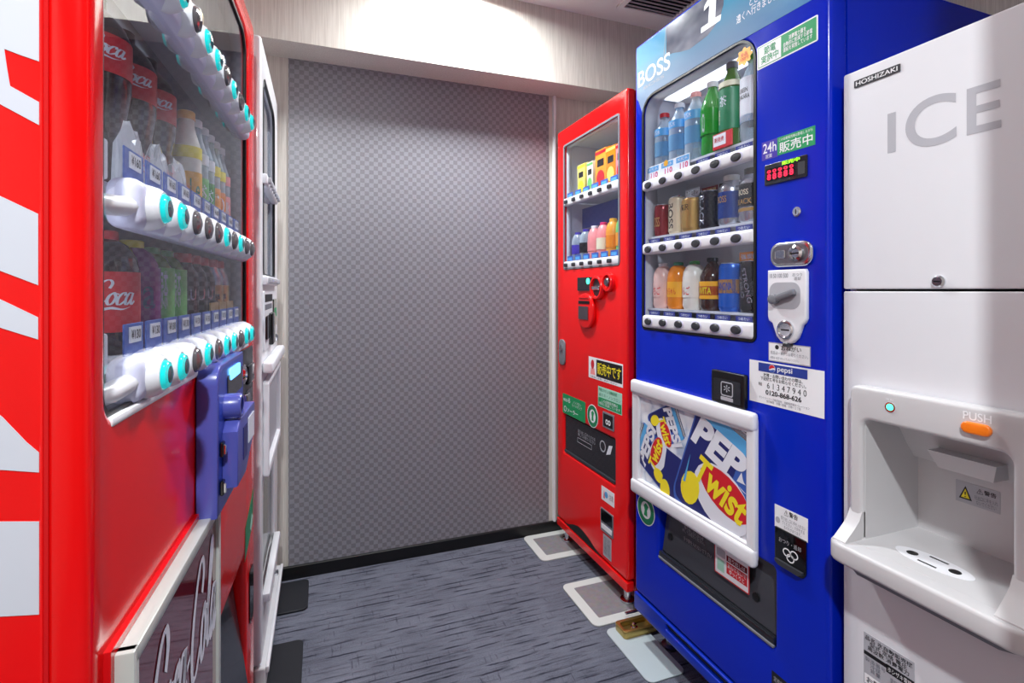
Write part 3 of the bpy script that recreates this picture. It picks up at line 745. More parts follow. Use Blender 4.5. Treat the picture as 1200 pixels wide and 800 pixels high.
part('panel_frame', B().plate(rr(.04, .585, .50, .86, .01), -.016, .016, [rr(.06, .61, .48, .842, .006)], .003, 2), 'white_plastic', mw)
part('panel_plate', B().plate(rect(.058, .608, .482, .845), -.003, .003), 'grey_print', mw)
part('delivery_recess', B().box(.055, .455, .16, .166, .195, .565).box(.055, .06, .036, .16, .195, .565).box(.45, .455, .036, .16, .195, .565), 'dark_grey', mw, None, 0)
part('delivery_flap', B().plate(rr(.062, .25, .448, .555, .036), .012, .006), 'slot_grey', mw)
part('flap_strip', B().box(.05, .46, -.018, .004, .225, .25, .005, 2), 'white_plastic', mw)
part('kick_panel', B().plate(rr(.0, .016, W, .071, .006), -.012, .03, (), .003, 2), 'white_paint', mw)
part('kick_lip', B().box(.0, W, -.020, -.010, .056, .074, .003, 2), 'white_plastic', mw)
part('leg_bolt', B().knob(.42, .12, 0, [(.010, 0), (.010, .012), (.006, .014), (0, .014)], 12), 'chrome', mw)
for fx in (.05, W - .05):
    for fy in (.07, .6): part('leg', B().lathe([(.022, .0005), (.022, .006), (.010, .01), (.010, .055)], 14, Matrix.Translation((fx, fy, .009 if fy < .2 else 0))), 'steel', mw)

# ------------------------------------------------------------------ SLIM RED MACHINE, right behind
W, H_ = .565, 1.829
mr_ = root('red', 'vending_machine', 'slim bright red vending machine in the far right corner beside the blue one', 'vending machine')
hull(mr_, .003, W - .003, .036, .62, .058, H_ - .006, 'red_trim')
part('bounce_cover', B().box(.01, W - .01, .04, .61, H_ - .006, H_ - .004), 'mid_grey', mr_, None, 0)  # grey sheet added out of sight to cut red bounce onto the ceiling
win = rr(.066, 1.213, .512, 1.752, .012)
slot = rr(.064, .410, .482, .578, .006)
part('door', B().plate(rr(0, .104, W, H_, .012), 0, .036, [win, slot], .010, 3), 'red_paint_bright', mr_)
part('window_gasket', B().plate(rr(.063, 1.210, .515, 1.755, .013), -.0015, .006, [rr(.070, 1.217, .508, 1.748, .01)]), 'mid_grey', mr_, None, 0)
part('window_pane', B().plate(win, .010, .003), 'window_glass_soft', mr_, None, 0)
liner(mr_, .058, .52, 1.205, 1.760, .037, .20)
sleeve(mr_, rr(.0655, 1.2125, .5125, 1.7525, .012), rr(.068, 1.215, .510, 1.750, .010), .0135, .038)
side_lamp(mr_, .519, .06, 1.22, 1.75, -1)
RX_ = [.0975 + .0713 * i for i in range(6)]
btn = cached('red_btn', lambda: B().box(-.0125, .0125, -.009, .0, -.0075, .0075, .003, 2).mesh('button'))
tagm = cached('red_tag', lambda: B().box(-.026, .026, -.001, .001, 0, .026, .0006, 1).mesh('price_tag', 0))
tagc = cached('red_tagc', lambda: B().box(-.018, .018, -.0022, -.0011, .007, .019).mesh('price_card', 0))
for k, (z0, z1, zc) in enumerate(((1.487, 1.520, 1.5025), (1.214, 1.245, 1.2285))):
    rl = part('button_rail', B().box(.069, .509, -.003, .022, z0, z1, .006, 2), 'white_plastic', mr_)
    for x in RX_: link('button', btn, 'dark_grey', rl, loc=(x, -.002, zc))
    part('shelf', B().box(.06, .518, .022, .19, z1 - .012, z1 - .006), 'liner', mr_, None, 0)
    for x in RX_:
        tg = link('price_tag', tagm, 'tag_blue', mr_, loc=(x, .016, z1 - .002)); link('price_card', tagc, 'skyblue_print', tg)
part('blue_header', B().box(.06, .518, .095, .100, 1.395, 1.482), 'blue_print', mr_, 'plain blue panel behind the lower row', 0)
G = 'drinks in the slim red machine'
def pack(x, wd, h, lab, body, fruit, d=.055):
    carton('red', x, d, 1.5285, lab, wd, .045, h, body, [(rect(-wd * .3, h * .55, wd * .3, h * .74), 'black_print'), (ell(0, h * .25, wd * .36, h * .2, 16), fruit), (rect(-wd * .48, h * .88, wd * .48, h * .96), fruit)], G, 0)
pack(RX_[1] - .004, .066, .125, 'yellow lemon juice carton at the left of the slim red machine top shelf', 'juice_yellow', 'yellow_print')
pack(RX_[2], .050, .118, 'narrow cream juice carton between the yellow and orange cartons', 'cream_print', 'juice_green')
pack(RX_[3] + .006, .084, .150, 'large orange and red fruit juice carton on the slim red machine top shelf', 'juice_orange', 'red_print', .06)
pack(RX_[4] + .018, .070, .140, 'orange fruit juice carton partly hidden at right of the large one', 'fanta_orange', 'juice_yellow')
pack(RX_[5] + .012, .058, .135, 'pale pink juice carton at the right end of the slim red machine top shelf', 'juice_pink', 'red_print')
rowb = [('pet_clear', 'purple_print', 'purple_print', 'clear bottle with dark purple label, leftmost on the slim red machine lower shelf'), ('pet_clear', 'purple_print', 'can_black', 'clear bottle with blackish purple label, second on the slim red machine lower shelf'),
        ('juice_pink', 'white', 'juice_pink', 'pink drink bottle, third on the slim red machine lower shelf'), ('juice_pink', 'magenta_print', 'cream_print', 'pink drink bottle with cream label, fourth on the slim red machine lower shelf'),
        ('juice_orange', 'orange_print', 'fanta_orange', 'orange drink bottle, fifth on the slim red machine lower shelf'), ('juice_green', 'soda_green', 'juice_orange', 'green drink bottle with orange label at the right of the slim red lower shelf')]
for i, (bm_, cm, lm, lab) in enumerate(rowb):
    bottle('red', RX_[i] + .006, .052, 1.2395, lab, .0285, .132 + .006 * i, bm_, cm, [(.28, .58, lm)], 'dome', group=G)
# controls
part('display', B().plate(rr(.205, 1.118, .318, 1.172, .004), -.006, .006), 'slot_grey', mr_)
part('indicator_light', B().knob(.296, 1.156, -.006, [(.012, 0), (.012, .002), (0, .004)], 14), 'green_led', mr_)
cd = part('coin_dial', B().knob(.372, 1.130, 0, [(.047, 0), (.047, .012), (.043, .018), (.036, .018), (.034, .008), (0, .008)], 28), 'red_paint_bright', mr_)
part('dial_face', B().knob(.372, 1.130, -.008, [(.034, 0), (.034, .001), (0, .001)], 24), 'dark_grey', cd)
part('coin_chute', B().box(.345, .402, -.019, -.009, 1.122, 1.136, .002, 1), 'chrome', cd)
cd = part('return_dial', B().knob(.449, 1.150, 0, [(.036, 0), (.036, .010), (.033, .015), (.026, .015), (.024, .006), (0, .006)], 26), 'red_paint_bright', mr_)
part('lever', B().knob(.449, 1.150, -.006, [(.016, 0), (.016, .008), (.012, .012), (0, .012)], 18), 'steel', cd)
cr2 = part('note_unit', B().plate(rr(.219, .968, .350, 1.108, .062, 8), -.016, .016, (), .006, 3), 'red_paint_bright', mr_)
part('note_window', B().plate(rr(.238, 1.004, .316, 1.056, .004), -.019, .003), 'steel', cr2)
part('note_slit', B().box(.235, .325, -.0185, -.0155, 1.066, 1.078, .002, 1), 'black', cr2)
part('note_slit', B().box(.24, .32, -.0185, -.0155, 1.086, 1.092, .002, 1), 'red_trim', cr2)
lk = part('lock_handle', B().plate(rr(.03, .792, .088, .904, .024), -.008, .008, (), .003, 2), 'mid_grey', mr_)
part('lock', B().knob(.06, .868, -.008, [(.014, 0), (.014, .004), (.01, .006), (0, .006)], 14), 'chrome', lk)
s_ = sticker(mr_, rect(.291, .775, .537, .858), 'price_white')
flat(s_, rect(.352, .787, .533, .852), 'black_print', -.0009)
text(s_, '販売中です', .360, .797, .526, .843, -.0013, 'yellow_print', .025)
flat(s_, ell(.322, .83, .013, .018, 14), 'red_print', -.0009); flat(s_, [(.305, .79), (.342, .79), (.336, .815), (.31, .815)], 'juice_pink', -.0009)
text(s_, 'ご自由にお買い求めください', .30, .7775, .50, .785, -.0009, 'black_print')
s_ = sticker(mr_, rect(.3645, .676, .531, .753), 'green_pale')
flat(s_, rect(.368, .679, .528, .712), 'green_print', -.0009); text(s_, '環境にやさしい自動販売機', .372, .735, .50, .748, -.0009, 'green_dark', .01); text(s_, '省エネ・ノンフロン', .372, .717, .523, .730, -.0009, 'green_dark'); text(s_, 'この自動販売機は\n環境に配慮しています', .375, .684, .52, .708, -.0013, 'price_white')
s_ = sticker(mr_, rr(.0566, .583, .2627, .668, .006), 'green_print')
text(s_, 'ecoる', .066, .636, .130, .656, -.0009, 'price_white', .03); text(s_, 'ノンフロン\nヒートポンプ', .15, .628, .235, .652, -.0009, 'price_white'); text(s_, 'ソーラー', .10, .594, .20, .612, -.0009, 'price_white', .02)
flat(s_, ell(.082, .604, .012, .012, 16), 'price_white', -.0009, holes=[ell(.082, .604, .009, .009, 16)])
s_ = sticker(mr_, ell(.3216, .626, .043, .045, 32), 'price_white')
flat(s_, ell(.3216, .626, .040, .042, 32), 'green_dark', -.0009, holes=[ell(.3216, .626, .024, .026, 24)])
flat(s_, [(.314, .608), (.33, .608), (.328, .626), (.334, .64), (.322, .648), (.312, .638), (.316, .625)], 'green_print', -.0009)
part('small_display', B().plate(rr(.4026, .606, .4807, .664, .003), -.003, .003), 'mid_grey', mr_)
flat(mr_, rect(.409, .612, .474, .658), 'black_gloss', -.0034)
text(mr_, '∞', .425, .620, .46, .640, -.0038, 'price_white', .03)
part('delivery_recess', B().box(.060, .486, .15, .156, .404, .584).box(.060, .065, .036, .15, .404, .584).box(.481, .486, .036, .15, .404, .584), 'black', mr_, None, 0)
fl = part('delivery_flap', B().plate(rr(.068, .414, .478, .574, .005), .008, .006), 'slot_grey', mr_)
part('flap_rim', B().box(.068, .478, .002, .010, .412, .424, .002, 1), 'dark_grey', fl)
text(fl, '取り出し口のとびらを\n押してお取りください', .185, .512, .33, .54, .0076, 'grey_print'); flat(fl, rr(.18, .485, .30, .505, .003), 'grey_print', .0077, holes=[rr(.182, .487, .298, .503, .002)])
flat(fl, ell(.385, .525, .022, .022, 18), 'grey_print', .0077, holes=[ell(.385, .525, .017, .017, 18)])
flat(fl, [(.41, .50), (.44, .51), (.455, .545), (.43, .54)], 'print_white', .0077)
s_ = sticker(mr_, rect(.3901, .328, .4807, .380), 'price_white'); flat(s_, ell(.425, .355, .012, .012, 14), 'skyblue_print', -.0009); text(s_, '注意', .445, .345, .474, .366, -.0009, 'grey_text')
flat(s_, [(.405, .338), (.415, .338), (.41, .37)], 'red_print', -.0009)
cr3 = part('coin_return', B().plate(rr(.3869, .212, .4749, .297, .004), -.003, .003), 'mid_grey', mr_)
part('return_cup', B().plate(rr(.392, .250, .470, .293, .004), -.0042, .0015), 'black_gloss', cr3); part('return_label', B().plate(rect(.394, .222, .468, .240), -.0042, .0015), 'price_white', cr3, None, 0)
s_ = sticker(mr_, rect(.4026, .122, .4603, .203), 'grey_print'); text(s_, '型式\n定格\n電圧\n製造', .408, .13, .454, .195, -.0009, 'grey_text')
# kick panel with the wave shaped gap
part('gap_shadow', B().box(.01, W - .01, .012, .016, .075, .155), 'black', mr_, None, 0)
wave = [(.0, .066), (W, .066), (W, .098)] + [(.56 - .55 * k / 16, .098) for k in range(17)] + [(.0, .098)]
part('kick_panel', B().plate(rr(0, .066, W, .099, .004), -.002, .03, (), .003, 2), 'red_paint_bright', mr_)
pts = [(.07, .104), (.11, .112), (.16, .132), (.20, .142), (.24, .141), (.29, .132), (.34, .116), (.39, .106), (.42, .104)]
flat(mr_, pts, 'black_matte', -.0008, 'vent_gap')
for fx in (.045, W - .045):
    for fy in (.03, .56):
        part('leg', B().lathe([(.026, 0), (.026, .008), (.013, .012), (.013, .070)], 16, Matrix.Translation((fx, fy, .0085))), 'chrome', mr_)

# ------------------------------------------------------------------ BLUE MACHINE, right
W, H_ = .668, 1.895
mb = root('blue', 'vending_machine', 'large royal blue drinks vending machine with photo header and framed can poster', 'vending machine')
hull(mb, .004, W - .004, .056, .66, .10, 1.765, 'blue_paint')
win = rr(.042, 1.002, .482, 1.714, (.012, .012, .055, .055), 8)
slot = rr(.120, .326, .537, .505, .008)
door = part('door', B().plate(rr(0, .165, W, H_, .012), 0, .052, [win, slot], .010, 4), 'blue_paint', mb)
part('window_gasket', B().plate(rr(.039, .999, .485, 1.717, (.014, .014, .057, .057), 8), -.001, .006, [rr(.0445, 1.0045, .4795, 1.7115, (.011, .011, .053, .053), 8)]), 'black', mb, None, 0)
part('window_pane', B().plate(win, .006, .003), 'window_glass_soft', mb, None, 0)
liner(mb, .034, .490, .994, 1.722, .053, .17)
sleeve(mb, rr(.0415, 1.0015, .4825, 1.7145, (.012, .012, .055, .055), 8), rr(.044, 1.004, .480, 1.712, (.010, .010, .0525, .0525), 8), .0095, .054)
side_lamp(mb, .489, .06, 1.01, 1.71, -1)
# printed header wrapping the top of the door
hd = sticker(mb, [(.012, 1.885), (.656, 1.885), (.656, 1.7125), (.44, 1.7165), (.425, 1.7185), (.105, 1.7185), (.075, 1.712), (.055, 1.694), (.045, 1.665), (.022, 1.715), (.012, 1.725)], 'header_print', -.0007, 'header_panel', 'pale blue photo header')
flat(hd, [(.16, 1.884), (.16, 1.80), (.19, 1.795), (.22, 1.785), (.26, 1.775), (.33, 1.78), (.37, 1.80), (.385, 1.83), (.388, 1.884)], 'figure_print', -.0010, 'figure')
flat(hd, [(.305, 1.797), (.375, 1.797), (.378, 1.811), (.357, 1.812), (.362, 1.878), (.338, 1.878), (.318, 1.862), (.316, 1.85), (.336, 1.856), (.332, 1.811), (.306, 1.811)], 'print_white', -.0013, 'numeral')
flat(hd, [(.1585, 1.884), (.1605, 1.884), (.1500, 1.80), (.1480, 1.80)], 'grey_text', -.0013, 'seam')
text(hd, 'BOSS', .020, 1.757, .178, 1.806, -.0013, 'print_white', .012)
text(hd, 'BOSS', .050, 1.742, .150, 1.751, -.0013, 'grey_print')
text(hd, 'ときどき\n遠くへ行きましょう', .428, 1.76, .56, 1.803, -.0013, 'print_white', .01)
# rails
BXc = [.0812 + .0704 * i for i in range(6)]
obtn = cached('blue_btn', lambda: B().lathe([(.0165, 0), (.0165, .004), (.0135, .0065), (0, .0075)], 22, Matrix.Rotation(R(90), 4, 'X') @ Matrix.Diagonal((1, .62, 1, 1))).mesh('button'))
obz = cached('blue_btnz', lambda: B().lathe([(.020, 0), (.020, .002), (.0175, .003), (.0165, .003), (.0165, .001)], 22, Matrix.Rotation(R(90), 4, 'X') @ Matrix.Diagonal((1, .66, 1, 1))).mesh('button_bezel'))
ctag = cached('blue_tag', lambda: B().box(-.026, .026, -.001, .001, 0, .013, .0005, 1).mesh('cold_tag', 0))
ctxt = cached('blue_tagt', lambda: text_mesh('つめたい', -.018, .0028, .018, .0106, -.0014, .01))
BR = [(1.425, 1.461, 1.439), (1.229, 1.266, 1.244), (1.005, 1.056, 1.025)]
for k, (z0, z1, zc) in enumerate(BR):
    rl = part('button_rail', B().box(.0445, .480, -.006, .020, z0, zc + .019, .009, 3), 'white_plastic', mb)
    part('shelf', B().box(.036, .488, .016, .165, zc + .034, zc + .040), 'liner', mb, None, 0)
    for x in BXc:
        link('button_bezel', obz, 'rail_violet', rl, loc=(x, -.005, zc)); link('button', obtn, 'dark_grey', rl, loc=(x, -.0055, zc))
        if not (k == 0 and x < .25):
            tg = link('cold_tag', ctag, 'tag_navy', mb, loc=(x + .004, .013, zc + .0195)); link('lettering', ctxt, 'print_white', tg)
part('window_lamp', B().box(.06, .465, .06, .12, 1.7155, 1.7205), 'soft_lamp', mb, None, 0)
G = 'drinks in the blue machine'
zs = 1.439 + .0405
wat = [('leftmost', -.012), ('second', -.004), ('third', .0)]
for i, (nm, dx) in enumerate(wat):
    bottle('blue', BXc[i] - .002, .0545, zs, 'clear mineral water bottle with pale blue label, %s on the blue machine top shelf' % nm, .031, .185 + .007 * i, 'pet_clear', ('red_print', 'white', 'juice_pink')[i], [(.60, .72, 'skyblue_print'), (.26, .50, 'pet_blue')], 'pet', [(0, '天然水', 'print_white', 0, .62, .70, .03, 0)], G)
bottle('blue', BXc[3] - .004, .052, zs, 'bright green soda bottle with white cap on the blue machine top shelf', .031, .202, 'pet_green', 'white', [(.28, .62, 'soda_green')], 'contour', [(0, 'メロン', 'print_white', 0, .30, .58, .012, 0)], G)
bottle('blue', BXc[4] - .004, .052, zs, 'dark green tea bottle with grey cap on the blue machine top shelf', .032, .226, 'tea_green', 'mid_grey', [(.70, .76, 'cream_print'), (.22, .68, 'green_dark')], 'slim', [(1, '茶', 'print_white', .002, .48, .60, .022, 0), (1, '伊右衛門', 'cream_print', -.012, .28, .46, .008, 0)], G)
bottle('blue', BXc[5] - .004, .052, zs, 'white labelled tea bottle with green cap at the right of the blue machine top shelf', .031, .218, 'pet_clear', 'soda_green', [(.22, .72, 'white'), (.22, .30, 'skyblue_print')], 'slim', [(0, 'GREEN\nDAKARA', 'black_print', -.002, .48, .60, .034, 0), (1, 'ダカラ', 'print_white', 0, .235, .285, .03, 0)], G)
# price board in front of the waters and red promo box on the tea
t = thing('price_board', 'white and blue price card with pink 110 figures before the water bottles', 'price card', place('blue', BXc[1], .0125, 1.4600), FR['blue'].to_euler().z)
part('card', B().box(-.104, .092, 0, .0015, 0, .040, .0005, 1), 'price_white', t, None, 0)
for k, xx in enumerate((-.070, -.002, .066)):
    flat(t, rect(xx - .030, .022, xx + .024, .037), ('red_print', 'skyblue_print', 'skyblue_print')[k] if k else 'skyblue_print', -.0003, 'print')
    text(t, '110', xx - .014, .003, xx + .020, .019, -.0004, 'magenta_print', .02)
    text(t, '天然水', xx - .026, .025, xx + .020, .034, -.0007, 'print_white', .01)
flat(t, ell(-.010, .034, .010, .009, 14), 'orange_print', -.0010, 'print')
t = thing('promo_box', 'red promotional box with white card leaning on the dark green tea bottle', 'promo box', place('blue', BXc[4] + .0, .0125, 1.4800), FR['blue'].to_euler().z)
part('box_body', B().box(-.028, .038, -.002, .0025, 0, .040, .001, 1), 'red_print', t, None, 0)
flat(t, rect(-.025, .008, .018, .037), 'price_white', -.0024, 'card'); text(t, '新発売', -.021, .017, .012, .030, -.0028, 'red_print', .02)
t = thing('price_seal', 'orange flower shaped price seal stuck inside the top right corner of the blue window', 'seal', place('blue', .452, .0055, 1.674), FR['blue'].to_euler().z)
part('seal', B().plate([((.019 + .0025 * math.cos(8 * a)) * math.cos(a) * 1.15, (.019 + .0025 * math.cos(8 * a)) * math.sin(a)) for a in [2 * math.pi * i / 64 for i in range(64)]], -.0062, .0004), 'orange_print', t, None, 0)
text(t, '全品\n100円', -.012, -.010, .012, .010, -.0066, 'red_print', .01)
zs = 1.244 + .0405
row2 = [(BXc[0], .0265, .098, 'can_red', [(.15, .85, 'can_red')], [(0, 'BOSS', 'can_gold', 0, .3, .6, .03, 0)], 'dark red coffee can, leftmost on the blue machine middle shelf'),
        (BXc[1], .0265, .110, 'can_cream', [(.08, .92, 'can_cream')], [(0, 'BOSS', 'black_print', 0, .40, .58, .075, -90)], 'cream coffee can with upright black letters on the blue machine middle shelf'),
        (BXc[2] - .002, .033, .096, 'can_gold', [(.1, .9, 'can_gold')], [(0, '贅沢', 'can_black', 0, .62, .8, .03, 0)], 'gold coffee can with dark oval on the blue machine middle shelf'),
        (BXc[3] - .002, .033, .102, 'can_black', [(.08, .92, 'can_black')], [(0, 'BLACK', 'can_steel', .0, .40, .56, .080, -90)], 'black coffee can with upright silver letters on the blue machine middle shelf')]
for x, r_, h, bm_, lb, tx, lab in row2: can('blue', x - .004, .05, zs, lab, r_, h, bm_, lb, tx, G)
bottle('blue', BXc[4] - .004, .05, zs, 'blue and silver bottle-shaped coffee can on the blue machine middle shelf', .033, .130, 'can_steel', 'silver', [(.14, .66, 'can_blue')], 'bottlecan', [(0, 'BOSS', 'can_gold', 0, .45, .58, .03, 0)], G)
bottle('blue', BXc[5] - .004, .05, zs, 'black bottle-shaped coffee can with gold band at the right of the middle shelf', .033, .133, 'can_steel', 'black', [(.28, .70, 'can_black'), (.20, .26, 'can_gold')], 'bottlecan', [(0, 'BLACK', 'can_gold', 0, .33, .43, .046, 0), (0, 'BOSS', 'can_cream', 0, .50, .60, .03, 0)], G)
def topper(x, z, body, m, tm, wd, label, k='blue'):
    t = thing('shelf_sign', label, 'shelf sign', place(k, x, .088, z), FR[k].to_euler().z)
    part('card', B().box(-wd / 2, wd / 2, 0, .002, .0, .024, .0005, 1), m, t, None, 0)
    part('stem', B().box(-.004, .004, .0002, .0018, -.102, .0), 'liner', t, None, 0)
    text(t, body, -wd * .42, .005, wd * .42, .019, -.0005, tm, .01)
topper(BXc[0] + .004, 1.244 + .143, 'コク', 'red_print', 'print_white', .045, 'small red sign behind the dark red can')
topper(BXc[1] + .012, 1.244 + .153, 'カフェオレ', 'price_white', 'black_print', .060, 'small white sign behind the cream can')
topper(BXc[2] + .014, 1.244 + .145, '贅沢微糖', 'can_red', 'can_gold', .062, 'small dark red sign behind the gold can')
topper(BXc[3] + .014, 1.244 + .145, '無糖ブラック', 'dark_grey', 'print_white', .066, 'small dark grey sign behind the black can')
zs = 1.025 + .0405
bottle('blue', BXc[0] - .002, .05, zs, 'pink strawberry milk bottle with white cap, leftmost on the blue machine bottom shelf', .031, .137, 'pink_milk', 'white', [(.25, .55, 'pink_milk')], 'dome', [(0, 'いちご', 'red_print', 0, .3, .48, .04, 0)], G)
bottle('blue', BXc[1] - .002, .05, zs, 'orange juice bottle with green cap on the blue machine bottom shelf', .032, .137, 'fanta_orange', 'green_dark', [(.25, .58, 'orange_print')], 'dome', [(0, 'なっちゃん', 'red_print', 0, .3, .46, .044, 0)], G)
bottle('blue', BXc[2] - .002, .05, zs, 'white yogurt drink bottle with green cap on the blue machine bottom shelf', .033, .137, 'milk', 'soda_green', [(.25, .58, 'milk')], 'dome', [(0, 'りんご', 'red_print', -.004, .3, .48, .04, 0)], G)
bottle('blue', BXc[3] - .002, .05, zs, 'dark vitamin drink bottle with red and yellow label on the blue machine bottom shelf', .033, .142, 'amber_cola', 'can_black', [(.22, .55, 'orange_print'), (.29, .46, 'red_print')], 'contour', [(1, 'RAVITA', 'yellow_print', 0, .31, .44, .05, 0)], G)
can('blue', BXc[4] - .001, .05, zs, 'blue soda can with orange oval on the blue machine bottom shelf', .033, .124, 'can_azure', [(.1, .9, 'can_azure'), (.38, .66, 'orange_print')], [(1, 'ORANGINA', 'can_azure', 0, .44, .6, .052, 0)], G)
can('blue', BXc[5] - .001, .05, zs, 'black can with slanted silver letters at the right of the blue machine bottom shelf', .033, .126, 'can_black', [(.08, .92, 'can_black')], [(0, 'STRONG\nZERO', 'can_steel', 0, .40, .62, .085, -78)], G)
topper(BXc[4] + .018, 1.025 + .170, '強炭酸', 'fanta_orange', 'print_white', .070, 'small orange sign behind the blue soda can')
topper(BXc[5] + .012, 1.025 + .174, 'STRONG', 'price_white', 'black_print', .060, 'small white sign behind the black slanted-letter can')
# stickers and controls on the right of the window
s_ = sticker(mb, rr(.4901, 1.624, .6435, 1.6768, .003), 'price_white')
flat(s_, rect(.4935, 1.627, .6402, 1.6738), 'green_print', -.0009); flat(s_, rect(.495, 1.6285, .5555, 1.6725), 'price_white', -.0011)
text(s_, '節電\n実施中', .502, 1.632, .549, 1.669, -.0014, 'green_print', .03)
text(s_, '消費電力量を\n自動的に削減する節電\n運転を実施しています', .561, 1.634, .632, 1.666, -.0014, 'price_white', .01)
s_ = sticker(mb, rect(.5033, 1.4135, .5455, 1.4545), 'purple_print'); text(s_, '24h', .507, 1.428, .543, 1.450, -.0009, 'price_white', .01); text(s_, '営業', .514, 1.416, .532, 1.425, -.0009, 'price_white')
s_ = sticker(mb, rect(.5455, 1.4155, .6373, 1.4548), 'green_print'); text(s_, '販売中', .551, 1.419, .632, 1.442, -.0009, 'price_white', .03); text(s_, 'この自動販売機は節電しながら', .55, 1.445, .632, 1.4515, -.0009, 'price_white')
ds = part('display', B().plate(rr(.5128, 1.3545, .6208, 1.4005, .003), -.003, .003, (), .001, 1), 'slot_grey', mb)
flat(ds, rect(.518, 1.362, .594, 1.391), 'black_gloss', -.0033, 'display_glass')
for k in range(5): text(ds, '8', .521 + k * .0145, 1.3655, .531 + k * .0145, 1.3785, -.0037, 'red_led', .03); text(ds, '0', .521 + k * .0145, 1.3805, .531 + k * .0145, 1.387, -.0037, 'red_led', .03)
text(ds, '販売中', .560, 1.391, .604, 1.399, -.0037, 'lime_led', .03)
flat(ds, rr(.599, 1.362, .616, 1.388, .002), 'dark_grey', -.0034, 'keypad')
kl = part('lock', B().knob(.5956, 1.2853, 0, [(.0105, 0), (.0105, .003), (.008, .005), (0, .005)], 18), 'chrome', mb); flat(kl, rect(.5946, 1.2805, .5966, 1.290), 'black', -.0054, 'keyhole')
ch = part('coin_slot_plate', B().plate(rr(.533, 1.170, .637, 1.2235, .022, 8), -.010, .010, (), .005, 3), 'chrome', mb)
part('coin_well', B().plate(rr(.541, 1.177, .629, 1.2165, .017, 8), -.0108, .001), 'steel', ch)
part('coin_collar', B().knob(.603, 1.197, -.010, [(.017, 0), (.017, .006), (.012, .009), (.009, .005), (0, .005)], 22), 'chrome', ch)
part('coin_slit', B().box(.590, .616, -.0165, -.0145, 1.1955, 1.1985), 'black', ch)
part('return_button', B().box(.550, .576, -.0135, -.0108, 1.188, 1.206, .002, 1), 'chrome', ch)
hm = part('handle_unit', B().plate([(.529, 1.164), (.529, 1.062), (.532, 1.053), (.541, 1.048), (.546, 1.035), (.552, 1.02), (.563, 1.009), (.577, 1.0045), (.592, 1.009), (.604, 1.02), (.610, 1.034), (.615, 1.048), (.621, 1.053), (.625, 1.062), (.625, 1.158), (.622, 1.164)][::-1], -.012, .012, (), .004, 3), 'white_plastic', mb)
part('handle_well', B().plate(rr(.535, 1.080, .613, 1.137, .02, 6), -.0125, .001), 'grey_print', hm)
part('lever', B().box(.541, .607, -.026, -.0125, 1.1005, 1.1145, .005, 2, Matrix.Translation((.574, 0, 1.107)) @ Matrix.Rotation(R(-18), 4, 'Y') @ Matrix.Translation((-.574, 0, -1.107))), 'mid_grey', hm)
part('lever_pivot', B().knob(.552, 1.101, -.0125, [(.011, 0), (.011, .012), (.008, .014), (0, .014)], 18), 'mid_grey', hm)
part('key_cylinder', B().knob(.578, 1.036, -.012, [(.020, 0), (.020, .004), (.017, .006), (.014, .003), (0, .003)], 22), 'chrome', hm)
part('key_slit', B().box(.569, .587, -.0165, -.0145, 1.034, 1.037), 'black', hm)
text(hm, '10 50 100 500', .536, 1.147, .583, 1.156, -.0124, 'grey_text'); text(hm, 'おつり\n返却', .594, 1.141, .617, 1.156, -.0124, 'grey_text')
part('hasp', B().box(.572, .585, -.016, 0, 1.0, 1.008, .001, 1), 'dark_grey', mb)
s_ = sticker(mb, rr(.5222, .963, .6267, 1.0045, .001), 'grey_print', -.0008); flat(s_, rect(.524, .965, .625, 1.0025), 'price_white', -.0011)
text(s_, 'おねがい', .556, .990, .606, 1.0005, -.0014, 'black_print', .01); text(s_, '商品は一本ずつお取りください。', .528, .9785, .622, .986, -.0014, 'grey_text'); text(s_, '硬貨は一枚ずつゆっくり入れてください。', .528, .968, .60, .974, -.0014, 'grey_text')
flat(s_, ell(.545, .995, .005, .005, 14), 'black_print', -.0014)
s_ = sticker(mb, rect(.4675, .8635, .6575, .9588), 'price_white', label='white contact notice')
flat(s_, rect(.494, .936, .620, .9555), 'blue_print', -.0009)
text(s_, 'pepsi', .546, .9385, .584, .953, -.0013, 'price_white', .01)
flat(s_, ell(.532, .9458, .0085, .0085, 24), 'price_white', -.0013, 'globe')
flat(s_, [(.532 + .008 * math.cos(R(a)), .9458 + .008 * math.sin(R(a))) for a in range(15, 196, 15)] + [(.529, .9458), (.535, .9478)], 'red_print', -.0016, 'globe_red')
flat(s_, [(.532 + .008 * math.cos(R(a)), .9458 + .008 * math.sin(R(a))) for a in range(210, 346, 15)] + [(.535, .9438), (.529, .9425)], 'tag_blue', -.0016, 'globe_blue')
text(s_, '故障・お問い合わせの際は、\n下記機番号をお知らせください。', .500, .9165, .617, .9335, -.0009, 'black_print', .01)
text(s_, '61347940', .518, .900, .618, .913, -.0009, 'black_print', space=1.6); text(s_, '0120-868-626', .514, .8855, .606, .8965, -.0009, 'black_print', .03); text(s_, '機番', .494, .903, .504, .911, -.0009, 'black_print')
text(s_, 'サントリーフーズ株式会社　自動販売機オペレーション\n受付時間　月曜〜金曜　９時〜１７時', .496, .868, .625, .880, -.0009, 'grey_text')
cr_r = part('card_reader', B().plate(rr(.357, .841, .4636, .921, .004), -.014, .014, (), .003, 2), 'black', mb)
part('reader_screen', B().plate(rr(.366, .848, .455, .902, .003), -.0155, .002), 'slot_grey', cr_r)
flat(cr_r, rr(.392, .862, .432, .897, .006), 'grey_print', -.0158, 'touch_mark', [rr(.395, .865, .429, .894, .004)]); text(cr_r, '✽', .402, .872, .422, .890, -.0158, 'grey_print'); flat(cr_r, rr(.392, .851, .432, .860, .002), 'grey_print', -.0158, 'touch_mark')
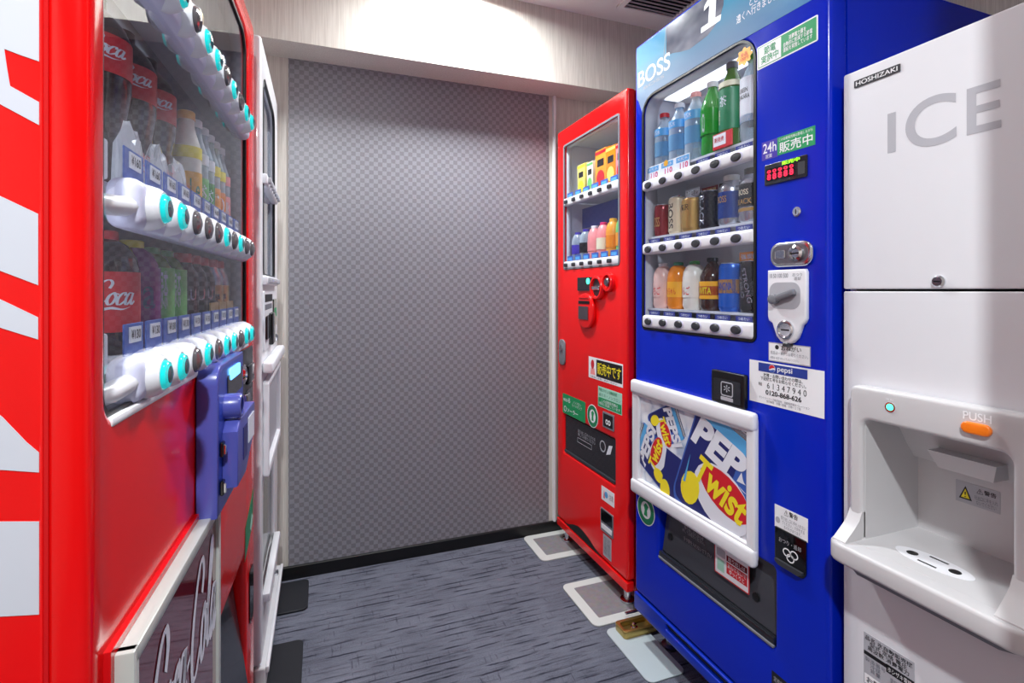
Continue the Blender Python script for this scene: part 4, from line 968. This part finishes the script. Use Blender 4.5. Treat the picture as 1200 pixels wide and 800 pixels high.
# framed poster of cans on ice
fb = part('poster_frame', B().plate(rr(.008, .487, .497, .838, .020), -.018, .018, [rect(.040, .535, .472, .790)], .006, 3), 'white_plastic', mb)
part('frame_rail', B().box(.006, .499, -.024, -.001, .796, .840, .010, 3), 'white_plastic', fb); part('frame_rail', B().box(.006, .499, -.024, -.001, .485, .529, .010, 3), 'white_plastic', fb)
po = part('poster', B().plate(rect(.036, .525, .476, .80), -.007, .002), 'ice_print', mb, 'printed poster of blue soda cans on crushed ice', 0)
CL = (.040, .530, .472, .796)
def clip(pts):
    def cut(ps, inside, inter):
        out = []
        for i in range(len(ps)):
            a, b_ = ps[i - 1], ps[i]
            if inside(b_):
                if not inside(a): out.append(inter(a, b_))
                out.append(b_)
            elif inside(a): out.append(inter(a, b_))
        return out
    x0, z0, x1, z1 = CL
    ix = lambda X: (lambda a, b_: (X, a[1] + (b_[1] - a[1]) * (X - a[0]) / (b_[0] - a[0])))
    iz = lambda Z: (lambda a, b_: (a[0] + (b_[0] - a[0]) * (Z - a[1]) / (b_[1] - a[1]), Z))
    for ins, it in ((lambda p: p[0] >= x0, ix(x0)), (lambda p: p[0] <= x1, ix(x1)), (lambda p: p[1] >= z0, iz(z0)), (lambda p: p[1] <= z1, iz(z1))):
        if pts: pts = cut(pts, ins, it)
    return pts
LAY = [-.0072]
def draw(pts, m, nm='print'):
    pts = clip(pts)
    if len(pts) > 2:
        LAY[0] -= .00012; flat(po, pts, m, LAY[0], nm)
def printed_can(cx, cz, wd, ht, ang, pep, twist, word='PEPSI'):
    T = lambda pts: rotp([(cx + x * wd, cz + z * ht) for x, z in pts], ang, cx, cz)
    draw(T(rr(-.5, -.5, .5, .5, .12)), 'tag_blue'); draw(T(rr(-.48, -.46, .22, .46, .1)), 'navy_print')
    draw(T(rect(-.5, .32, .5, .42)), 'skyblue_print'); draw(T(rr(-.44, .42, .44, .5, .03)), 'can_steel')
    draw(T(ell(.16, -.12, .42, .22, 20)), 'print_white')
    draw(T(ell(.18, -.06, .38, .14, 20)), 'red_print')
    draw(T(rect(-.5, .46, .5, .47)), 'print_white')
    draw(T(ell(-.26, -.28, .15, .14, 16)), 'yellow_print')
    LAY[0] -= .00012
    def tx(body, x0, z0, x1, z1, m, bold):
        vs_, fs, asp = text_pts(body, bold, .15)
        P_ = T([(x0 + v_[0] * (x1 - x0), z0 + v_[1] * (z1 - z0)) for v_ in vs_])
        keep_ = set(i for i, p in enumerate(P_) if CL[0] < p[0] < CL[2] and CL[1] < p[1] < CL[3])
        t_ = bmesh.new(); tv = {}
        for f_ in fs:
            if all(i in keep_ for i in f_):
                for i in f_:
                    if i not in tv: tv[i] = t_.verts.new((P_[i][0], LAY[0], P_[i][1]))
                try: t_.faces.new([tv[i] for i in f_])
                except ValueError: pass
        left = set(t_.faces)
        while left:                                        # one object for each letter
            comp, todo = set(), [left.pop()]
            while todo:
                f_ = todo.pop(); comp.add(f_)
                for e_ in f_.edges:
                    for g_ in e_.link_faces:
                        if g_ in left: left.discard(g_); todo.append(g_)
            vi = {}; fl_ = []
            for f_ in comp: fl_.append([vi.setdefault(v_, len(vi)) for v_ in f_.verts])
            me = bpy.data.meshes.new('letter'); me.from_pydata([v_.co[:] for v_ in vi], [], fl_)
            link('letter', me, m, po)
        t_.free()
    tx(word, -.46, .08, .66, .33, pep, .05); LAY[0] -= .0001
    tx('Twist', -.26, -.17, .50, .05, twist, .03)
printed_can(.165, .728, .105, .150, -62, 'print_white', 'yellow_print')
printed_can(.105, .625, .13, .17, 66, 'print_white', 'yellow_print')
draw(rotp(rect(.16, .53, .235, .66), -12, .2, .6), 'navy_print'); draw(ell(.165, .545, .022, .03, 16), 'yellow_print')
printed_can(.365, .655, .235, .34, -22, 'print_white', 'yellow_print')
draw([(.255, .60), (.275, .68), (.245, .60)], 'skyblue_print')
# delivery slot
part('delivery_recess', B().box(.114, .543, .18, .186, .320, .511).box(.114, .119, .052, .18, .320, .511).box(.538, .543, .052, .18, .320, .511).box(.114, .543, .052, .18, .316, .321), 'black', mb, None, 0)
fl = part('delivery_flap', B().xprism([(.012, .350), (.018, .350), (.040, .500), (.034, .500)], .126, .531), 'flap_grey', mb)
part('flap_rim', B().box(.122, .535, .000, .016, .328, .349, .004, 2), 'slot_grey', mb)
part('flap_rim', B().box(.122, .535, -.002, .006, .3265, .334, .002, 2), 'mid_grey', mb)
for xx in (.155, .47): part('flap_screw', B().knob(xx, .40, .018, [(.010, 0), (.010, .003), (.006, .004), (0, .004)], 14), 'black', fl)
text(mb, '取り出し口とびらを\n押してお取りください。', .20, .435, .29, .455, .0235, 'grey_print'); text(mb, '手や腕を入れないで下さい', .21, .415, .32, .427, .020, 'grey_print')
s_ = part('sticker', B().plate(rr(.344, .399, .458, .474, .003), .0085, .0008), 'red_print', mb, 'red and white notice on the delivery flap', 0)
flat(s_, rr(.347, .402, .455, .471, .002), 'price_white', .0082); flat(s_, rect(.386, .415, .452, .443), 'red_print', .0079); flat(s_, rect(.386, .446, .452, .460), 'can_red', .0079)
text(s_, 'あわてないで\nゆっくりと', .390, .418, .449, .441, .0076, 'price_white', .01); text(s_, '取り出しは', .392, .448, .446, .458, .0076, 'price_white'); flat(s_, rr(.352, .446, .382, .466, .004), 'grey_print', .0079); flat(s_, rect(.354, .41, .378, .44), 'green_pale', .0079)
s_ = sticker(mb, ell(.0596, .442, .045, .046, 32), 'price_white')
flat(s_, ell(.0596, .442, .042, .043, 32), 'green_dark', -.0009, holes=[ell(.0596, .442, .025, .026, 24)])
flat(s_, [(.050, .424), (.068, .424), (.066, .442), (.073, .456), (.060, .464), (.049, .454), (.054, .441)], 'green_print', -.0009)
s_ = sticker(mb, rect(.5385, .600, .6205, .649), 'price_white'); text(s_, '⚠警告', .563, .634, .597, .646, -.0009, 'black_print', .02); text(s_, '取り出し口に手を入れない\nでください。けがをする\nおそれがあります。', .555, .604, .616, .630, -.0009, 'grey_text'); flat(s_, ell(.547, .617, .006, .007, 14), 'grey_print', -.0009)
cr4 = part('coin_return', B().plate(rr(.5415, .520, .6188, .602, (.016, .016, .002, .002)), -.004, .004, (), .001, 1), 'black_gloss', mb)
part('return_lip', B().plate([(.546, .530), (.556, .5245), (.604, .5245), (.614, .530), (.614, .535), (.546, .535)], -.010, .006), 'dark_grey', cr4)
text(cr4, 'おつり・返却', .553, .574, .608, .584, -.0045, 'grey_print'); 
for dx, dz in ((-.009, .002), (.009, .004), (0, -.007)): flat(cr4, ell(.582 + dx, .556 + dz, .010, .009, 16), 'price_white', -.0045, 'coin_mark', [ell(.582 + dx, .556 + dz, .0075, .0065, 16)])
s_ = sticker(mb, rect(.5305, .225, .60, .276), 'black_print'); text(s_, '定格電圧 100V\n50/60Hz', .536, .245, .59, .268, -.0009, 'grey_print')
# kick panel with black slot, base and legs
part('kick_panel', B().plate(rr(0, .108, W, .162, .006), -.004, .05, [rr(.16, .136, W - .04, .154, .004)], .004, 2), 'blue_trim', mb)
part('kick_slot', B().box(.15, W - .03, .010, .02, .132, .158), 'black_matte', mb, None, 0); part('kick_grille', B().box(.16, W - .04, .003, .006, .1435, .146), 'dark_grey', mb, None, 0)
for fx in (.06, W - .06):
    for fy in (.09, .58): part('leg', B().lathe([(.026, .0), (.026, .008), (.013, .012), (.013, .101)], 16, Matrix.Translation((fx, fy, 0))), 'steel', mb)

# ------------------------------------------------------------------ ICE DISPENSER, right foreground
W, H_ = .352, 1.538
mi = root('ice', 'ice_dispenser', 'white ice dispenser with large grey letters and a recessed outlet, right edge', 'ice machine')
hull(mi, 0, W, .0196, .56, .02, H_ - .002, 'ice_paint')
up = part('upper_door', B().plate(rr(0, 1.1222, W, H_, .004), 0, .0195, (), .002, 2), 'ice_paint', mi)
part('lower_panel', B().plate(rr(0, .03, W, 1.118, .003), 0, .0195, [rect(.052, .655, .272, .885)], .002, 2), 'ice_paint', mi)
pl = part('name_plate', B().plate(rr(.0222, 1.5048, .1051, 1.5185, .001), -.0016, .0016), 'dark_grey', mi)
text(pl, 'HOSHIZAKI', .026, 1.5075, .101, 1.5158, -.0020, 'price_white', .01)
link('lettering', text_mesh('I', .083, 1.366, .097, 1.4365, -.0004, .012), 'grey_print', mi); text(mi, 'C', .113, 1.360, .1896, 1.4435, -.0004, 'grey_print', .012); text(mi, 'E', .2035, 1.364, .2473, 1.437, -.0004, 'grey_print', .012)
lk = part('lock', B().knob(.1648, 1.1345, 0, [(.010, 0), (.010, .003), (.0075, .006), (0, .006)], 20), 'chrome', mi); flat(lk, rect(.160, 1.1335, .1695, 1.1355), 'black', -.0064, 'keyhole')
part('lock', B().knob(.292, 1.152, 0, [(.008, 0), (.008, .004), (0, .005)], 18), 'black', mi)
# dispenser housing
HX0, HX1 = .030, .318
ho = part('outlet_housing', B().plate(rr(HX0, .640, HX1, .944, (.002, .002, .014, .014)), -.026, .026, [rr(.0535, .662, .272, .884, (.004, .004, .016, .016))], .007, 4), 'ice_plastic', mi)
rc_ = B().box(.0505, .275, .130, .134, .650, .90)                                   # back of the recess
rc_.xprism([(-.016, .650), (.132, .650), (.132, .89), (-.016, .89)], .042, .0545)
rc_.xprism([(-.016, .650), (.132, .650), (.132, .89), (-.016, .89)], .271, .283)
rc_.prism([(.0505, -.016, .883), (.275, -.016, .883), (.275, .132, .883), (.0505, .132, .883)], [(.0505, -.016, .897), (.275, -.016, .897), (.275, .132, .897), (.0505, .132, .897)])
part('recess', rc_, 'ice_plastic', mi, None, 0)
part('outlet_hood', B().xprism([(.06, .884), (.132, .884), (.132, .800), (.118, .800), (.095, .83)], .0535, .272), 'ice_plastic', mi, None, 0)
part('ice_chute', B().prism([(.112, .06, .836), (.212, .06, .836), (.212, .12, .836), (.112, .12, .836)], [(.122, .072, .806), (.202, .072, .806), (.202, .12, .806), (.122, .12, .806)]), 'ice_plastic', mi)
# tray with rounded front corners and raised lip
TX0, TX1, TF = .018, .322, -.078
tr_o = [(TX0, -.001), (TX0, TF + .03)] + [(TX0 + .03 - .03 * math.cos(R(a)), TF + .03 - .03 * math.sin(R(a))) for a in (15, 30, 45, 60, 75, 90)] + [(TX1 - .03 + .03 * math.cos(R(a)), TF + .03 - .03 * math.sin(R(a))) for a in (90, 75, 60, 45, 30, 15)] + [(TX1, TF + .03), (TX1, .0)]
ZUP = Matrix.Rotation(R(-90), 4, 'X')
part('tray', B().plate(tr_o, 0, .036, (), .007, 3, mtx=Matrix.Translation((0, 0, .662)) @ ZUP), 'ice_plastic', mi)
part('tray_floor', B().box(.0535, .272, -.045, .130, .645, .6622), 'ice_plastic', mi, None, 0)
tr_i = [(x, y) for x, y in [(TX0 + .012, .0)] + [(TX0 + .012, TF + .034)] + [(TX0 + .04, TF + .010), (TX1 - .04, TF + .010), (TX1 - .012, TF + .034), (TX1 - .012, .0)]]
part('tray_underside', B().plate([(TX0 + .02, 0), (TX0 + .02, TF + .04), (TX0 + .05, TF + .02), (TX1 - .05, TF + .02), (TX1 - .02, TF + .04), (TX1 - .02, 0)], 0, .014, mtx=Matrix.Translation((0, 0, .6265)) @ ZUP), 'mid_grey', mi, None, 0)
cheek = [(-.024, .712), (-.012, .712), (-.006, .655), (TF + .008, .655), (TF + .010, .664), (TF + .022, .674), (-.044, .684), (-.032, .696)]
part('tray_cheek', B().xprism(cheek, TX0 + .012, .0535), 'ice_plastic', mi); part('tray_cheek', B().xprism(cheek, .272, TX1 - .012), 'ice_plastic', mi)
dr = part('drain_plate', B().plate(ell(.150, .010, .058, .026, 32), 0, .0022, mtx=Matrix.Translation((0, 0, .6628)) @ ZUP), 'white_plastic', mi)
for xx in (.118, .182): part('drain_hole', B().lathe([(.0085, .6626), (.0085, .6632), (.006, .6632), (.006, .663), (0, .663)], 16, Matrix.Translation((xx, .010, 0))), 'black', dr)
for yy in (-.006, .026): part('drain_slit', B().box(.136, .164, yy - .002, yy + .002, .6625, .6632), 'black', dr)
# push button, lamp, notices
text(ho, 'PUSH', .2125, .922, .2485, .9345, -.0266, 'price_white', .01)
part('push_button', B().plate(rr(.2115, .902, .2505, .920, .009, 6), -.033, .008, (), .003, 2), 'orange_button', ho)
part('lamp', B().knob(.1045, .9165, -.026, [(.0058, 0), (.0058, .0016), (.0045, .0026), (0, .0030)], 16), 'green_led', ho); part('lamp_ring', B().knob(.1045, .9165, -.026, [(.0085, 0), (.0085, .0012), (.006, .0012)], 18), 'chrome', ho)
text(ho, '運転', .097, .9275, .111, .9315, -.0266, 'price_white')
s_ = part('sticker', B().plate(rect(.118, .738, .183, .776), .1292, .0006), 'grey_print', mi, 'grey caution label at the back of the recess', 0)
flat(s_, [(.123, .745), (.143, .745), (.133, .769)], 'black_print', .1289); flat(s_, [(.1265, .7475), (.1395, .7475), (.133, .764)], 'yellow_print', .1286); text(s_, '!', .1318, .749, .1342, .759, .1283, 'black_print')
text(s_, '⚠警告', .150, .762, .178, .771, .1289, 'black_print', .02); text(s_, '吐出口に手を入れ\nないでください', .147, .742, .180, .758, .1289, 'grey_text')
s_ = sticker(mi, rect(.0402, .385, .128, .4806), 'grey_print')
flat(s_, rect(.0405, .440, .083, .447), 'black_print', -.0009); flat(s_, rect(.081, .4335, .1278, .448), 'black_print', -.0009)
text(s_, '品名 氷自動販売機\n型式 定格 電圧\n周波数 消費電力', .043, .451, .125, .477, -.0009, 'black_print', .01); text(s_, 'ホシザキ電機', .084, .436, .124, .445, -.0012, 'price_white'); text(s_, '製造番号\n冷媒\n質量', .043, .412, .080, .437, -.0009, 'grey_text'); text(s_, '愛知県豊明市\nTEL 0562', .088, .408, .125, .428, -.0009, 'grey_text')
flat(s_, rect(.042, .387, .126, .405), 'price_white', -.0009); text(s_, 'お問い合わせ', .046, .390, .122, .402, -.0012, 'black_print', .01)
for fx in (.05, W - .05):
    for fy in (.06, .5): part('leg', B().lathe([(.02, 0), (.02, .006), (.01, .01), (.01, .024)], 14, Matrix.Translation((fx, fy, 0))), 'steel', mi)
